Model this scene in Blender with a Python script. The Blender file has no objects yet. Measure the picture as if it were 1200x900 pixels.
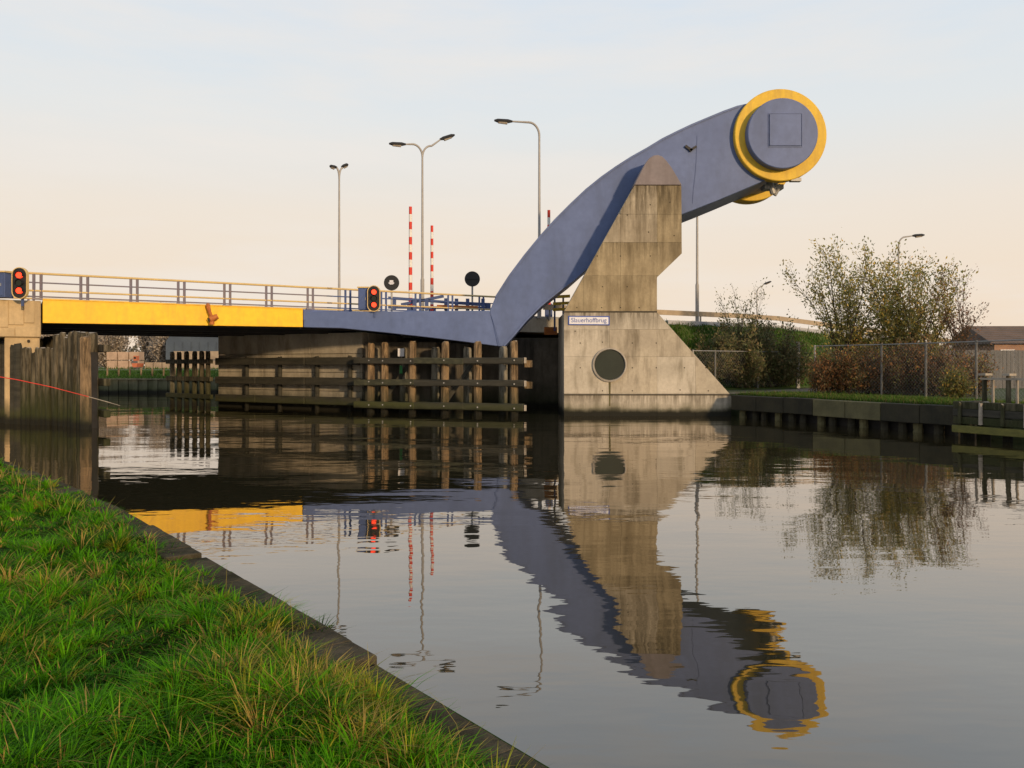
import bpy, bmesh, math, random
import numpy as np
from mathutils import Vector, Matrix
R = math.radians
random.seed(7); rng = np.random.default_rng(7)
S = bpy.context.scene
COL = S.collection
# ------------------------------------------------------------------ camera, world, sun
CAMZ = 2.4; F = 950.0; HY = 428.0      # eye height above the water, focal length in photo pixels, horizon row
cam = bpy.data.cameras.new('camera'); co = bpy.data.objects.new('camera', cam); COL.objects.link(co)
co.location = (0, 0, CAMZ); co.rotation_euler = (R(90), 0, 0)
cam.sensor_width = 36; cam.lens = 36 * F / 1200; cam.shift_y = (HY - 450) / 1200
cam.clip_start = .05; cam.clip_end = 9000
S.camera = co
S.render.resolution_x = 1024; S.render.resolution_y = 768
S.view_settings.view_transform = 'Standard'; S.view_settings.look = 'None'
S.view_settings.exposure = 0; S.view_settings.gamma = 1
SUN_EL = 10.0; SUN_AZ = 149.0          # azimuth clockwise from +Y: behind the camera, to its right
W = bpy.data.worlds.new('World'); S.world = W; W.use_nodes = True
nt = W.node_tree; nt.nodes.clear()
def N(t, ty, **kw):
    n = t.nodes.new(ty)
    for k, v in kw.items(): setattr(n, k, v)
    return n
out = N(nt, 'ShaderNodeOutputWorld')
sky = N(nt, 'ShaderNodeTexSky', sky_type='NISHITA', sun_disc=False)
sky.sun_elevation = R(SUN_EL); sky.sun_rotation = R(SUN_AZ); sky.air_density = 1.3; sky.dust_density = 2.5
bg1 = N(nt, 'ShaderNodeBackground'); bg1.inputs[1].default_value = .05
nt.links.new(sky.outputs[0], bg1.inputs[0])
tc = N(nt, 'ShaderNodeTexCoord'); sx = N(nt, 'ShaderNodeSeparateXYZ'); nt.links.new(tc.outputs['Generated'], sx.inputs[0])
mp = N(nt, 'ShaderNodeMapping'); mp.inputs['Scale'].default_value = (1.2, 1.2, 7); mp.inputs['Rotation'].default_value = (0, R(8), 0)
nt.links.new(tc.outputs['Generated'], mp.inputs[0])
ns = N(nt, 'ShaderNodeTexNoise'); ns.inputs['Scale'].default_value = 1.6; ns.inputs['Detail'].default_value = 6; ns.inputs['Roughness'].default_value = .6
nt.links.new(mp.outputs[0], ns.inputs['Vector'])
rm = N(nt, 'ShaderNodeValToRGB'); nt.links.new(sx.outputs['Z'], rm.inputs[0])
e = rm.color_ramp.elements
e[0].position = 0.0; e[0].color = (.92, .745, .575, 1)
e[1].position = 1.0; e[1].color = (.40, .52, .74, 1)
for p, c in ((.08, (.92, .765, .61, 1)), (.18, (.89, .80, .70, 1)), (.28, (.79, .82, .83, 1)), (.42, (.71, .79, .88, 1)), (.6, (.60, .70, .83, 1))):
    x = e.new(p); x.color = c
cr = N(nt, 'ShaderNodeValToRGB'); nt.links.new(ns.outputs[0], cr.inputs[0])
cr.color_ramp.elements[0].position = .45; cr.color_ramp.elements[0].color = (0, 0, 0, 1)
cr.color_ramp.elements[1].position = .75; cr.color_ramp.elements[1].color = (.8, .8, .8, 1)
mc = N(nt, 'ShaderNodeMix', data_type='RGBA'); nt.links.new(cr.outputs[0], mc.inputs['Factor'])
nt.links.new(rm.outputs[0], mc.inputs['A']); mc.inputs['B'].default_value = (.90, .84, .78, 1)
bg2 = N(nt, 'ShaderNodeBackground'); bg2.inputs[1].default_value = 1.04; nt.links.new(mc.outputs['Result'], bg2.inputs[0])
ad = N(nt, 'ShaderNodeMixShader'); ad.inputs[0].default_value = .92
nt.links.new(bg1.outputs[0], ad.inputs[1]); nt.links.new(bg2.outputs[0], ad.inputs[2]); nt.links.new(ad.outputs[0], out.inputs[0])
sl = bpy.data.lights.new('sun', 'SUN'); sl.energy = 3.5; sl.angle = R(3); sl.color = (1, .70, .40)
so = bpy.data.objects.new('sun', sl); COL.objects.link(so)
az = R(SUN_AZ); el = R(SUN_EL)
sd = Vector((math.sin(az) * math.cos(el), math.cos(az) * math.cos(el), math.sin(el)))
so.rotation_euler = sd.to_track_quat('Z', 'Y').to_euler()

# ------------------------------------------------------------------ materials
MATS = {}
def mat(name, col, col2=None, rough=.8, scale=3.0, stretch=(1, 1, 1), bump=0.0, bscale=30, metal=0, streak=None, algae=None, spec=.25, sst=(2.6, 2.6, .22), sth=(.47, .72), runs=None, contrast=(.35, .65), bdist=.02):
    """base colour noise between col and col2; streak=(colour, amount): vertical run marks; algae=(colour, z0, z1): growth near the water line"""
    m = bpy.data.materials.new(name); m.use_nodes = True; t = m.node_tree; b = t.nodes['Principled BSDF']
    b.inputs['Roughness'].default_value = rough; b.inputs['Metallic'].default_value = metal; b.inputs['Specular IOR Level'].default_value = spec
    g = N(t, 'ShaderNodeNewGeometry')
    def noise(sc, st=(1, 1, 1), det=6, ro=.6):
        q = N(t, 'ShaderNodeMapping'); q.inputs['Scale'].default_value = st; t.links.new(g.outputs['Position'], q.inputs[0])
        n = N(t, 'ShaderNodeTexNoise'); n.inputs['Scale'].default_value = sc; n.inputs['Detail'].default_value = det; n.inputs['Roughness'].default_value = ro
        t.links.new(q.outputs[0], n.inputs['Vector']); return n.outputs[0]
    def ramp(src, a, c, va=0, vb=1):
        r = N(t, 'ShaderNodeMapRange'); r.inputs['From Min'].default_value = a; r.inputs['From Max'].default_value = c
        r.inputs['To Min'].default_value = va; r.inputs['To Max'].default_value = vb; t.links.new(src, r.inputs[0]); return r.outputs[0]
    def mix(f, A, B):
        x = N(t, 'ShaderNodeMix', data_type='RGBA')
        t.links.new(f, x.inputs['Factor'])
        for nm, v in (('A', A), ('B', B)):
            if isinstance(v, tuple): x.inputs[nm].default_value = (*v, 1)
            else: t.links.new(v, x.inputs[nm])
        return x.outputs['Result']
    c2 = col2 or tuple(v * .8 for v in col)
    cur = mix(ramp(noise(scale, stretch), *contrast), col, c2)
    cur = mix(ramp(noise(scale * 9, stretch, 3), .3, .8, 0, .35), cur, tuple(v * .55 for v in c2))
    if streak:
        f = ramp(noise(1.0, sst, 8, .65), sth[0], sth[1], 0, streak[1]); cur = mix(f, cur, streak[0])
    if runs:
        sq = N(t, 'ShaderNodeSeparateXYZ'); t.links.new(g.outputs['Position'], sq.inputs[0]); tot = None
        for zt_, ln_, am in runs:
            up_ = ramp(sq.outputs['Z'], zt_ - ln_, zt_, 0, am); cut_ = ramp(sq.outputs['Z'], zt_ - .01, zt_ + .02, 1, 0)
            mm = N(t, 'ShaderNodeMath', operation='MULTIPLY'); t.links.new(up_, mm.inputs[0]); t.links.new(cut_, mm.inputs[1])
            if tot is None: tot = mm.outputs[0]
            else: mx_ = N(t, 'ShaderNodeMath', operation='MAXIMUM'); t.links.new(tot, mx_.inputs[0]); t.links.new(mm.outputs[0], mx_.inputs[1]); tot = mx_.outputs[0]
        rn = ramp(noise(1.0, (3.0, 3.0, .3), 9, .75), .38, .56); mm = N(t, 'ShaderNodeMath', operation='MULTIPLY'); t.links.new(tot, mm.inputs[0]); t.links.new(rn, mm.inputs[1])
        cur = mix(mm.outputs[0], cur, (.055, .042, .024))
    if algae:
        sp = N(t, 'ShaderNodeSeparateXYZ'); t.links.new(g.outputs['Position'], sp.inputs[0])
        nn = noise(1.6, (1, 1, .6), 5); ad_ = N(t, 'ShaderNodeMath', operation='MULTIPLY_ADD'); t.links.new(nn, ad_.inputs[0]); ad_.inputs[1].default_value = -1.1 * (algae[2] - algae[1]); t.links.new(sp.outputs['Z'], ad_.inputs[2])
        f = ramp(ad_.outputs[0], algae[1] - .5 * (algae[2] - algae[1]), algae[2] - .5 * (algae[2] - algae[1]), 1, 0)
        cur = mix(f, cur, algae[0])
        w2 = N(t, 'ShaderNodeMath', operation='MULTIPLY_ADD'); t.links.new(nn, w2.inputs[0]); w2.inputs[1].default_value = -.35; t.links.new(sp.outputs['Z'], w2.inputs[2])
        cur = mix(ramp(w2.outputs[0], .0, .24, 1, 0), cur, (.012, .012, .008))
    t.links.new(cur, b.inputs['Base Color'])
    if bump:
        bp = N(t, 'ShaderNodeBump'); bp.inputs['Strength'].default_value = bump; bp.inputs['Distance'].default_value = bdist
        t.links.new(noise(bscale, stretch, 6), bp.inputs['Height']); t.links.new(bp.outputs[0], b.inputs['Normal'])
    MATS[name] = m; return m
def emis(name, col, st):
    m = bpy.data.materials.new(name); m.use_nodes = True; b = m.node_tree.nodes['Principled BSDF']
    b.inputs['Base Color'].default_value = (*col, 1); b.inputs['Emission Color'].default_value = (*col, 1); b.inputs['Emission Strength'].default_value = st
    return m
def attrmat(name, rough=.6, trans=.35, spec=.3):
    """per-leaf / per-blade colour stored in the 'tint' attribute"""
    m = bpy.data.materials.new(name); m.use_nodes = True; t = m.node_tree; b = t.nodes['Principled BSDF']; b.inputs['Roughness'].default_value = rough; b.inputs['Specular IOR Level'].default_value = spec
    a = N(t, 'ShaderNodeAttribute', attribute_name='tint'); t.links.new(a.outputs['Color'], b.inputs['Base Color'])
    tr = N(t, 'ShaderNodeBsdfTranslucent'); t.links.new(a.outputs['Color'], tr.inputs[0]); ms = N(t, 'ShaderNodeMixShader'); ms.inputs[0].default_value = trans
    o = t.nodes['Material Output']; t.links.new(b.outputs[0], ms.inputs[1]); t.links.new(tr.outputs[0], ms.inputs[2]); t.links.new(ms.outputs[0], o.inputs[0]); return m
M_blue = mat('blue_paint', (.112, .158, .315), (.093, .134, .275), .5, .35, bump=.05, bscale=3, streak=((.055, .075, .13), .45), sst=(.9, .9, .25), sth=(.46, .72))
M_blue2 = mat('dark_blue_paint', (.07, .11, .26), (.06, .09, .20), .5, 1)
M_cap = mat('grey_steel_cap', (.22, .19, .20), (.18, .16, .17), .6, .8, streak=((.12, .10, .10), .5))
M_yellow = mat('yellow_paint', (.86, .525, .016), (.78, .455, .016), .5, .5, streak=((.40, .22, .04), .45), sst=(2.2, 2.2, .5), sth=(.5, .75))
M_yellow2 = mat('yellow_ring_paint', (.70, .47, .05), (.64, .41, .04), .55, .5, streak=((.36, .22, .06), .5))
M_under = mat('deep_shade', (.035, .033, .032), (.02, .02, .02), .8, 1)  # near black: shade under the deck and between piles put into the colour
M_conc = mat('pylon_concrete', (.45, .40, .31), (.34, .30, .235), .85, .8, bump=.3, bscale=14, streak=((.10, .08, .05), .75), sst=(1.9, 1.9, .35), sth=(.48, .70), algae=((.055, .055, .02), .1, .62))
RUNS = [(10.9, 3.4, .95), (8.2, 1.6, .6), (6.6, 1.0, .35), (4.9, 1.0, .75), (4.05, 1.2, .5), (1.05, .9, .8)]
M_concA = mat('ochre_concrete', (.39, .325, .21), (.28, .23, .145), .85, .9, bump=.3, bscale=14, streak=((.12, .09, .05), .7), sst=(1.7, 1.7, .3), sth=(.44, .66), runs=RUNS)
M_concB = mat('tan_concrete', (.45, .395, .30), (.34, .295, .22), .85, .7, bump=.3, bscale=14, streak=((.13, .10, .06), .6), sst=(2.1, 2.1, .4), sth=(.46, .70), runs=RUNS, algae=((.055, .055, .02), .1, .62))
M_concC = mat('pale_concrete', (.50, .455, .375), (.38, .345, .28), .85, .8, bump=.3, bscale=14, streak=((.13, .11, .07), .6), sst=(2.4, 2.4, .5), sth=(.5, .72), runs=RUNS, algae=((.055, .055, .02), .1, .62))
M_conc2 = mat('abutment_concrete', (.52, .39, .22), (.40, .30, .17), .85, .9, bump=.25, bscale=14, streak=((.17, .13, .08), .5), algae=((.05, .05, .025), .2, 1.1))
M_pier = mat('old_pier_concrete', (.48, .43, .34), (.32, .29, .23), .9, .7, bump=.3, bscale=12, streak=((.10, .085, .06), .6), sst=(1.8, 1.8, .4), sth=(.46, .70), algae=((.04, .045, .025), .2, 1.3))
M_pierd = mat('recess_pier_concrete', (.15, .13, .10), (.08, .07, .055), .9, .7, bump=.3, bscale=12, streak=((.03, .025, .018), .8), sst=(2.2, 2.2, .4), sth=(.44, .66), algae=((.03, .035, .018), .2, 1.3))  # darker copy of the pier concrete: the recess's darkness put into the colour
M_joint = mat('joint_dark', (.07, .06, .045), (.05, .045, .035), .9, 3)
M_hole = mat('tie_hole_dark', (.05, .04, .03), None, .95, 3)
M_wood = mat('weathered_timber', (.19, .16, .11), (.10, .088, .06), .9, 1.6, (2.5, 2.5, .5), bump=.9, bscale=20, streak=((.028, .024, .014), .95), sst=(7, 7, .9), sth=(.42, .58), algae=((.03, .036, .012), .3, 2.2), bdist=.05)
M_wood2 = mat('warm_timber', (.34, .235, .13), (.20, .14, .08), .85, 1.8, (2.5, 2.5, .6), bump=.9, bscale=20, streak=((.05, .035, .02), .9), sst=(6, 6, 1.1), sth=(.45, .62), algae=((.04, .04, .018), .2, 1.6), bdist=.05)  # orange of the low sun on the frame posts put into the colour
M_beam = mat('dark_wale_timber', (.055, .052, .040), (.028, .028, .022), .85, 2, (.5, .5, 3), bump=.5, bscale=18, algae=((.045, .05, .016), .2, .7))
M_beam2 = mat('mossy_wale_timber', (.075, .075, .045), (.035, .037, .025), .9, 2.5, (1, 1, 3), bump=.8, bscale=18, algae=((.05, .055, .016), .2, 1.2))
M_woodg = mat('grey_timber', (.30, .275, .22), (.19, .175, .14), .9, 1.8, (2.5, 2.5, .5), bump=.9, bscale=20, streak=((.05, .045, .03), .85), sst=(6, 6, 1), sth=(.45, .62), algae=((.04, .045, .018), .2, 1.6), bdist=.05)
M_woodtop = mat('bleached_timber_top', (.36, .32, .26), (.26, .23, .19), .9, 6)
M_galv = mat('galvanised_steel', (.34, .34, .33), (.26, .26, .26), .5, 3, metal=.3)
M_lampm = mat('lamp_column_paint', (.36, .35, .33), (.30, .29, .28), .55, 3)
M_dark = mat('dark_housing', (.025, .026, .028), None, .5, 3)
M_asph = mat('asphalt', (.05, .05, .05), (.04, .04, .04), .9, 4, bump=.3, bscale=60)
M_white = mat('white_marking', (.75, .75, .72), (.65, .65, .62), .6, 4)
M_red = mat('red_paint', (.65, .05, .03), None, .5, 3)
M_grass = mat('grass_ground', (.06, .11, .016), (.10, .13, .025), .95, 1.2, bump=1, bscale=20, bdist=.08)
M_soil = mat('grass_underlay_soil', (.020, .045, .008), (.035, .06, .012), 1, 2.5, bump=1, bscale=14, bdist=.06, spec=0)
M_land = mat('land', (.06, .085, .03), (.09, .09, .045), .95, .15, bump=.6, bscale=4, bdist=.1)
M_path = mat('gravel', (.20, .16, .12), (.15, .12, .09), .95, 4, bump=.8, bscale=40)
M_bark = mat('bark', (.10, .075, .05), (.06, .045, .03), .95, 4, (2, 2, .4), bump=.6, bscale=25)
M_tile = mat('roof_tile_brown', (.15, .115, .10), (.11, .09, .08), .8, 1.2)
M_brick = mat('warm_brickwork', (.36, .22, .15), (.28, .17, .12), .9, 1.5)
M_glass = mat('dark_glass', (.02, .027, .02), None, .35, 2, spec=.25)
M_plank = mat('grey_board', (.17, .165, .16), (.12, .12, .12), .9, 3, (3, 3, .4))
M_kerb = mat('bank_edging_concrete', (.13, .105, .07), (.06, .05, .036), 1, 3.5, bump=1, bscale=16, bdist=.04, spec=0.02, algae=((.03, .035, .015), .05, .5))
M_sheet = mat('sheet_pile', (.20, .19, .13), (.12, .115, .08), .9, 1.2, streak=((.05, .05, .035), .8), algae=((.06, .065, .03), .2, 1.6))
M_crate = mat('pale_pallet_wood', (.36, .29, .21), (.25, .20, .15), .9, 1.5)
M_shed = mat('blue_grey_cladding', (.075, .10, .13), (.06, .08, .11), .6, .6)
M_leafm = attrmat('leaf_tint'); M_blade = attrmat('blade_tint', .6, .35, .08)
M_signw = mat('sign_white', (.70, .71, .76), (.62, .63, .68), .45, 2); M_signb = mat('sign_blue', (.05, .10, .38), None, .5, 3)
E_red = emis('signal_red', (1, .05, .015), 1.6)
# water: murky body under a Fresnel-weighted reflection
M_water = bpy.data.materials.new('canal_water'); M_water.use_nodes = True; t = M_water.node_tree; t.nodes.clear()
o = N(t, 'ShaderNodeOutputMaterial'); g = N(t, 'ShaderNodeNewGeometry')
def wn(sc, st, det, rot=0):
    q = N(t, 'ShaderNodeMapping'); q.inputs['Scale'].default_value = st; q.inputs['Rotation'].default_value = (0, 0, R(rot)); t.links.new(g.outputs['Position'], q.inputs[0])
    n = N(t, 'ShaderNodeTexNoise'); n.inputs['Scale'].default_value = sc; n.inputs['Detail'].default_value = det; n.inputs['Roughness'].default_value = .5
    t.links.new(q.outputs[0], n.inputs['Vector']); return n.outputs[0]
def wb(src, st, dist, prev=None):
    b = N(t, 'ShaderNodeBump'); b.inputs['Strength'].default_value = st; b.inputs['Distance'].default_value = dist; t.links.new(src, b.inputs['Height'])
    if prev: t.links.new(prev, b.inputs['Normal'])
    return b.outputs[0]
nrm = wb(wn(.16, (1, 1.8, 1), 2, 12), 1, .035)
nrm = wb(wn(1.1, (.8, 1.9, 1), 2, -8), 1, .0036, nrm)
nrm = wb(wn(2.8, (.7, 2.0, 1), 2, 6), 1, .0009, nrm)
fr = N(t, 'ShaderNodeFresnel'); fr.inputs[0].default_value = 1.33; t.links.new(nrm, fr.inputs['Normal'])
pw = N(t, 'ShaderNodeMath', operation='POWER'); t.links.new(fr.outputs[0], pw.inputs[0]); pw.inputs[1].default_value = .59
df = N(t, 'ShaderNodeBsdfDiffuse'); df.inputs[0].default_value = (.026, .023, .011, 1)
gl = N(t, 'ShaderNodeBsdfGlossy'); gl.inputs['Roughness'].default_value = .015; gl.inputs[0].default_value = (1, .96, .925, 1); t.links.new(nrm, gl.inputs['Normal'])
mx = N(t, 'ShaderNodeMixShader'); t.links.new(pw.outputs[0], mx.inputs[0]); t.links.new(df.outputs[0], mx.inputs[1]); t.links.new(gl.outputs[0], mx.inputs[2]); t.links.new(mx.outputs[0], o.inputs[0])

# ------------------------------------------------------------------ mesh helpers
class MB:
    def __init__(s): s.v = []; s.f = []; s.m = []; s.cur = 0
    def add(s, vs, fs):
        b = len(s.v); s.v += [tuple(v) for v in vs]; s.f += [tuple(b + i for i in f) for f in fs]; s.m += [s.cur] * len(fs); return s
    def box(s, c, size, rz=0, ax=None):
        hx, hy, hz = [q / 2 for q in size]
        M = Matrix.Rotation(rz, 3, 'Z') if ax is None else ax
        vs = [Vector(c) + M @ Vector((x * hx, y * hy, z * hz)) for x, y, z in ((-1,-1,-1),(1,-1,-1),(1,1,-1),(-1,1,-1),(-1,-1,1),(1,-1,1),(1,1,1),(-1,1,1))]
        return s.add(vs, [(3,2,1,0),(4,5,6,7),(0,1,5,4),(1,2,6,5),(2,3,7,6),(3,0,4,7)])
    def beam(s, a, b, w, h):                       # rectangular bar from a to b, w across, h up
        a = Vector(a); b = Vector(b); d = b - a; L = d.length; d.normalize()
        up = Vector((0, 0, 1)) if abs(d.z) < .95 else Vector((0, 1, 0))
        y = up.cross(d).normalized(); z = d.cross(y)
        return s.box((a + b) / 2, (L, w, h), ax=Matrix((d, y, z)).transposed())
    def tube(s, pts, r, n=8, caps=True):
        pts = [Vector(p) for p in pts]; rs = r if hasattr(r, '__len__') else [r] * len(pts)
        base = len(s.v); ref = None
        for i, p in enumerate(pts):
            d = (pts[min(i + 1, len(pts) - 1)] - pts[max(i - 1, 0)]).normalized()
            if ref is None: ref = Vector((1, 0, 0)) if abs(d.x) < .9 else Vector((0, 1, 0))
            x = (ref - d * ref.dot(d)).normalized(); ref = x; y = d.cross(x)
            for k in range(n):
                a = 2 * math.pi * k / n; s.v.append(tuple(p + (x * math.cos(a) + y * math.sin(a)) * rs[i]))
        for i in range(len(pts) - 1):
            for k in range(n):
                q = base + i * n; s.f.append((q + k, q + (k + 1) % n, q + n + (k + 1) % n, q + n + k)); s.m.append(s.cur)
        if caps:
            s.f.append(tuple(base + k for k in range(n))[::-1]); s.m.append(s.cur)
            q = base + (len(pts) - 1) * n; s.f.append(tuple(q + k for k in range(n))); s.m.append(s.cur)
        return s
    def prism(s, pl, off):                         # planar polygon (3D points) extruded by vector off
        pl = [Vector(p) for p in pl]; n = len(pl); off = Vector(off)
        nn = Vector((0, 0, 0))
        for i in range(n): nn += pl[i].cross(pl[(i + 1) % n])
        if nn.dot(off) > 0: pl = pl[::-1]
        return s.add(pl + [p + off for p in pl], [tuple(range(n)), tuple(range(2 * n - 1, n - 1, -1))] + [(i, n + i, n + (i + 1) % n, (i + 1) % n) for i in range(n)])
def link(name, mb, mats, parent=None, bevel=0, smooth=False):
    off = Vector(parent.matrix_off) if False else (Vector(ORG[parent.name]) if parent is not None else Vector((0, 0, 0)))
    me = bpy.data.meshes.new(name)
    me.from_pydata([tuple(Vector(v) - off) for v in mb.v], [], mb.f)
    for m in (mats if isinstance(mats, (list, tuple)) else [mats]): me.materials.append(m)
    me.polygons.foreach_set('material_index', mb.m)
    bm = bmesh.new(); bm.from_mesh(me); bmesh.ops.recalc_face_normals(bm, faces=bm.faces)
    if bevel: bmesh.ops.bevel(bm, geom=[e for e in bm.edges if e.is_manifold and e.calc_face_angle(0) > .6], offset=bevel, segments=1, affect='EDGES', clamp_overlap=True)
    bm.to_mesh(me); bm.free()
    if smooth:
        me.polygons.foreach_set('use_smooth', [True] * len(me.polygons)); me.set_sharp_from_angle(angle=R(40))
    o = bpy.data.objects.new(name, me); COL.objects.link(o)
    if parent is not None: o.parent = parent
    ORG[o.name] = tuple(off)
    return o
ORG = {}
def thing(name, label, cat, loc=(0, 0, 0), group=None):
    o = bpy.data.objects.new(name, None); o.empty_display_size = .3; COL.objects.link(o); o.location = loc; ORG[o.name] = tuple(loc)
    o['label'] = label; o['category'] = cat
    if group: o['group'] = group
    return o
def tag(o, label, cat, group=None):
    o['label'] = label; o['category'] = cat
    if group: o['group'] = group
    return o
def struct(name, mb, m, smooth=False):
    o = link(name, mb, m, smooth=smooth); o['kind'] = 'structure'; return o
def dup(o, loc, label=None, scale=None):
    c = o.copy(); COL.objects.link(c); c.location = loc
    if scale: c.scale = scale
    if label: c['label'] = label
    def rec(a, b):
        for ch in a.children:
            d = ch.copy(); COL.objects.link(d); d.parent = b; rec(ch, d)
    rec(o, c); return c
def P(px, py, D):                                  # where a point of the survey lies, D metres out
    return Vector(((px - 600) * D / F, D, CAMZ + (HY - py) * D / F))
def clip(poly, x0, x1, y0, y1):                    # polygon clipped to a rectangle
    def cl(p, f, g):
        o = []
        for i in range(len(p)):
            a, b = p[i - 1], p[i]
            if f(b):
                if not f(a): o.append(g(a, b))
                o.append(b)
            elif f(a): o.append(g(a, b))
        return o
    def gx(x): return lambda a, b: (x, a[1] + (b[1] - a[1]) * (x - a[0]) / (b[0] - a[0]))
    def gy(y): return lambda a, b: (a[0] + (b[0] - a[0]) * (y - a[1]) / (b[1] - a[1]), y)
    for f, g in ((lambda q: q[0] >= x0, gx(x0)), (lambda q: q[0] <= x1, gx(x1)), (lambda q: q[1] >= y0, gy(y0)), (lambda q: q[1] <= y1, gy(y1))):
        if poly: poly = cl(poly, f, g)
    return poly
# road frame: origin at the near left corner of the lifting deck, U along the road, V across the road away from the camera
O = Vector((-19.54, 33.75, 0)); U = Vector((.852, .5236, 0)); V = Vector((-.5236, .852, 0)); RZ = math.atan2(U.y, U.x)
def rd(t, w, z): return O + U * t + V * w + Vector((0, 0, z))
def zr(t): return max(1.25, 5.1 - .06 * max(0, t - 44))
def tpx(px, w=0):                                  # road station seen on column px
    k = (px - 600) / F; a = O + V * w
    return (k * a.y - a.x) / (U.x - k * U.y)
ZD = 5.1                                           # deck level

# ------------------------------------------------------------------ water and ground
mb = MB(); mb.add([(-3000, -3000, 0), (3000, -3000, 0), (3000, 3000, 0), (-3000, 3000, 0)], [(0, 1, 2, 3)]); struct('canal_water', mb, M_water)
mb = MB(); mb.add([(-3500, -3500, -2), (3500, -3500, -2), (3500, 3500, -2), (-3500, 3500, -2)], [(0, 1, 2, 3)]); struct('canal_bed', mb, M_soil)
# land right of the canal and beyond the bridge, to the horizon
mb = MB()
pl = [(27.2, 4.4), (16.2, 27.0), (11.0, 38.2), (9.6, 43.5), (-5, 49.5), (-15.5, 56), (-23, 68), (-26, 74.6), (-2900, 74.6), (-2900, 2900), (2900, 2900), (2900, -200), (100, -200)]
mb.prism([(x, y, 1.0) for x, y in pl], (0, 0, -2.6)); struct('ground', mb, M_land)
# ------------------------------------------------------------------ near grass bank
EDGE = [(6.1, -3.3), (.30, 3.97), (-5.65, 11.5), (-10.3, 16.7), (-19.5, 23.5), (-25.5, 31), (-28, 40), (-60, 60)]
mb = MB()
mb.prism([(x, y, .36) for x, y in EDGE] + [(-300, 60, .36), (-300, -60, .36), (60, -60, .36)], (0, 0, -2)); struct('left_bank', mb, M_soil)
EN = np.array(EDGE)
def edge_dist(x, y):                               # signed distance to the bank edge, positive on the grass
    best = np.full(x.shape, 1e9); sg = np.ones(x.shape)
    for i in range(len(EN) - 1):
        a, b = EN[i], EN[i + 1]; d = b - a; L2 = (d * d).sum()
        t_ = np.clip(((x - a[0]) * d[0] + (y - a[1]) * d[1]) / L2, 0, 1)
        dx = x - a[0] - t_ * d[0]; dy = y - a[1] - t_ * d[1]; q = np.hypot(dx, dy)
        s_ = np.sign(d[0] * dy - d[1] * dx); m_ = q < best
        best = np.where(m_, q, best); sg = np.where(m_, s_, sg)
    return best * sg
def lump(x, y):
    return (.075 * np.sin(x * 2.1 + 1.3 * np.sin(y * 1.7)) * np.cos(y * 2.4 + x) + .035 * np.sin(x * 5.3 + 2 * np.sin(y * 3.1)) * np.sin(y * 4.7 + 1) + .02 * np.sin(x * 11 + y * 3) * np.sin(y * 9.7 - x * 4))
def turf_z(x, y):
    d = edge_dist(x, y); return .36 + np.clip(d, -.2, .7) * .10 + np.clip(d - .5, 0, 1.5) * .05 + lump(x, y) * np.clip(d * 1.5, 0, 1)
xs = np.linspace(-26, 6, 180); ys = np.linspace(.5, 30, 170); X, Y = np.meshgrid(xs, ys); Z = turf_z(X, Y); D_ = edge_dist(X, Y)
mb = MB(); vid = {}
for j in range(len(ys) - 1):
    for i in range(len(xs) - 1):
        if min(D_[j, i], D_[j, i+1], D_[j+1, i], D_[j+1, i+1]) < .24: continue
        f = []
        for a, b in ((j, i), (j, i+1), (j+1, i+1), (j+1, i)):
            if (a, b) not in vid: vid[(a, b)] = len(mb.v); mb.v.append((X[a, b], Y[a, b], Z[a, b]))
            f.append(vid[(a, b)])
        mb.f.append(tuple(f)); mb.m.append(0)
struct('turf', mb, M_soil, smooth=True)
def fastmesh(name, verts, faces_flat, nper, tint, m):
    me = bpy.data.meshes.new(name); nv = len(verts); nf = len(faces_flat) // nper
    me.vertices.add(nv); me.vertices.foreach_set('co', verts.astype(np.float32).ravel())
    me.loops.add(nf * nper); me.loops.foreach_set('vertex_index', faces_flat.astype(np.int32))
    me.polygons.add(nf); me.polygons.foreach_set('loop_start', np.arange(0, nf * nper, nper, dtype=np.int32)); me.polygons.foreach_set('loop_total', np.full(nf, nper, np.int32))
    me.update(calc_edges=True)
    a = me.attributes.new('tint', 'FLOAT_COLOR', 'POINT'); c = np.ones((nv, 4), np.float32); c[:, :3] = tint; a.data.foreach_set('color', c.ravel())
    me.materials.append(m); return me
def blades(name, x, y, z, h, w, lean, tints, m=M_blade, a=None):
    """curved blades: 3 segments tapering to a tip (5 verts + 2... as quads)"""
    n = len(x); a = rng.uniform(0, 2 * np.pi, n) if a is None else a; b = a + np.pi / 2 + rng.normal(0, .4, n)
    V_ = np.zeros((n, 8, 3)); T = np.zeros((n, 8, 3))
    for k, (s_, ww) in enumerate(((0, 1), (.38, .85), (.72, .55), (1, .08))):
        hz = h * s_ * (1 - .28 * lean * s_); off = h * lean * s_ ** 1.8
        cx = x + np.cos(a) * off; cy = y + np.sin(a) * off
        for q, sg in ((0, -1), (1, 1)):
            V_[:, 2 * k + q, 0] = cx + np.cos(b) * w * ww * sg * .5; V_[:, 2 * k + q, 1] = cy + np.sin(b) * w * ww * sg * .5; V_[:, 2 * k + q, 2] = z + hz
            T[:, 2 * k + q] = tints * (.8 + .3 * s_)
    base = np.arange(n)[:, None] * 8
    fc = np.concatenate([base + np.array([[0, 1, 3, 2]]), base + np.array([[2, 3, 5, 4]]), base + np.array([[4, 5, 7, 6]])], axis=1).ravel()
    return fastmesh(name, V_.reshape(-1, 3), fc, 4, T.reshape(-1, 3), m)
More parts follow.
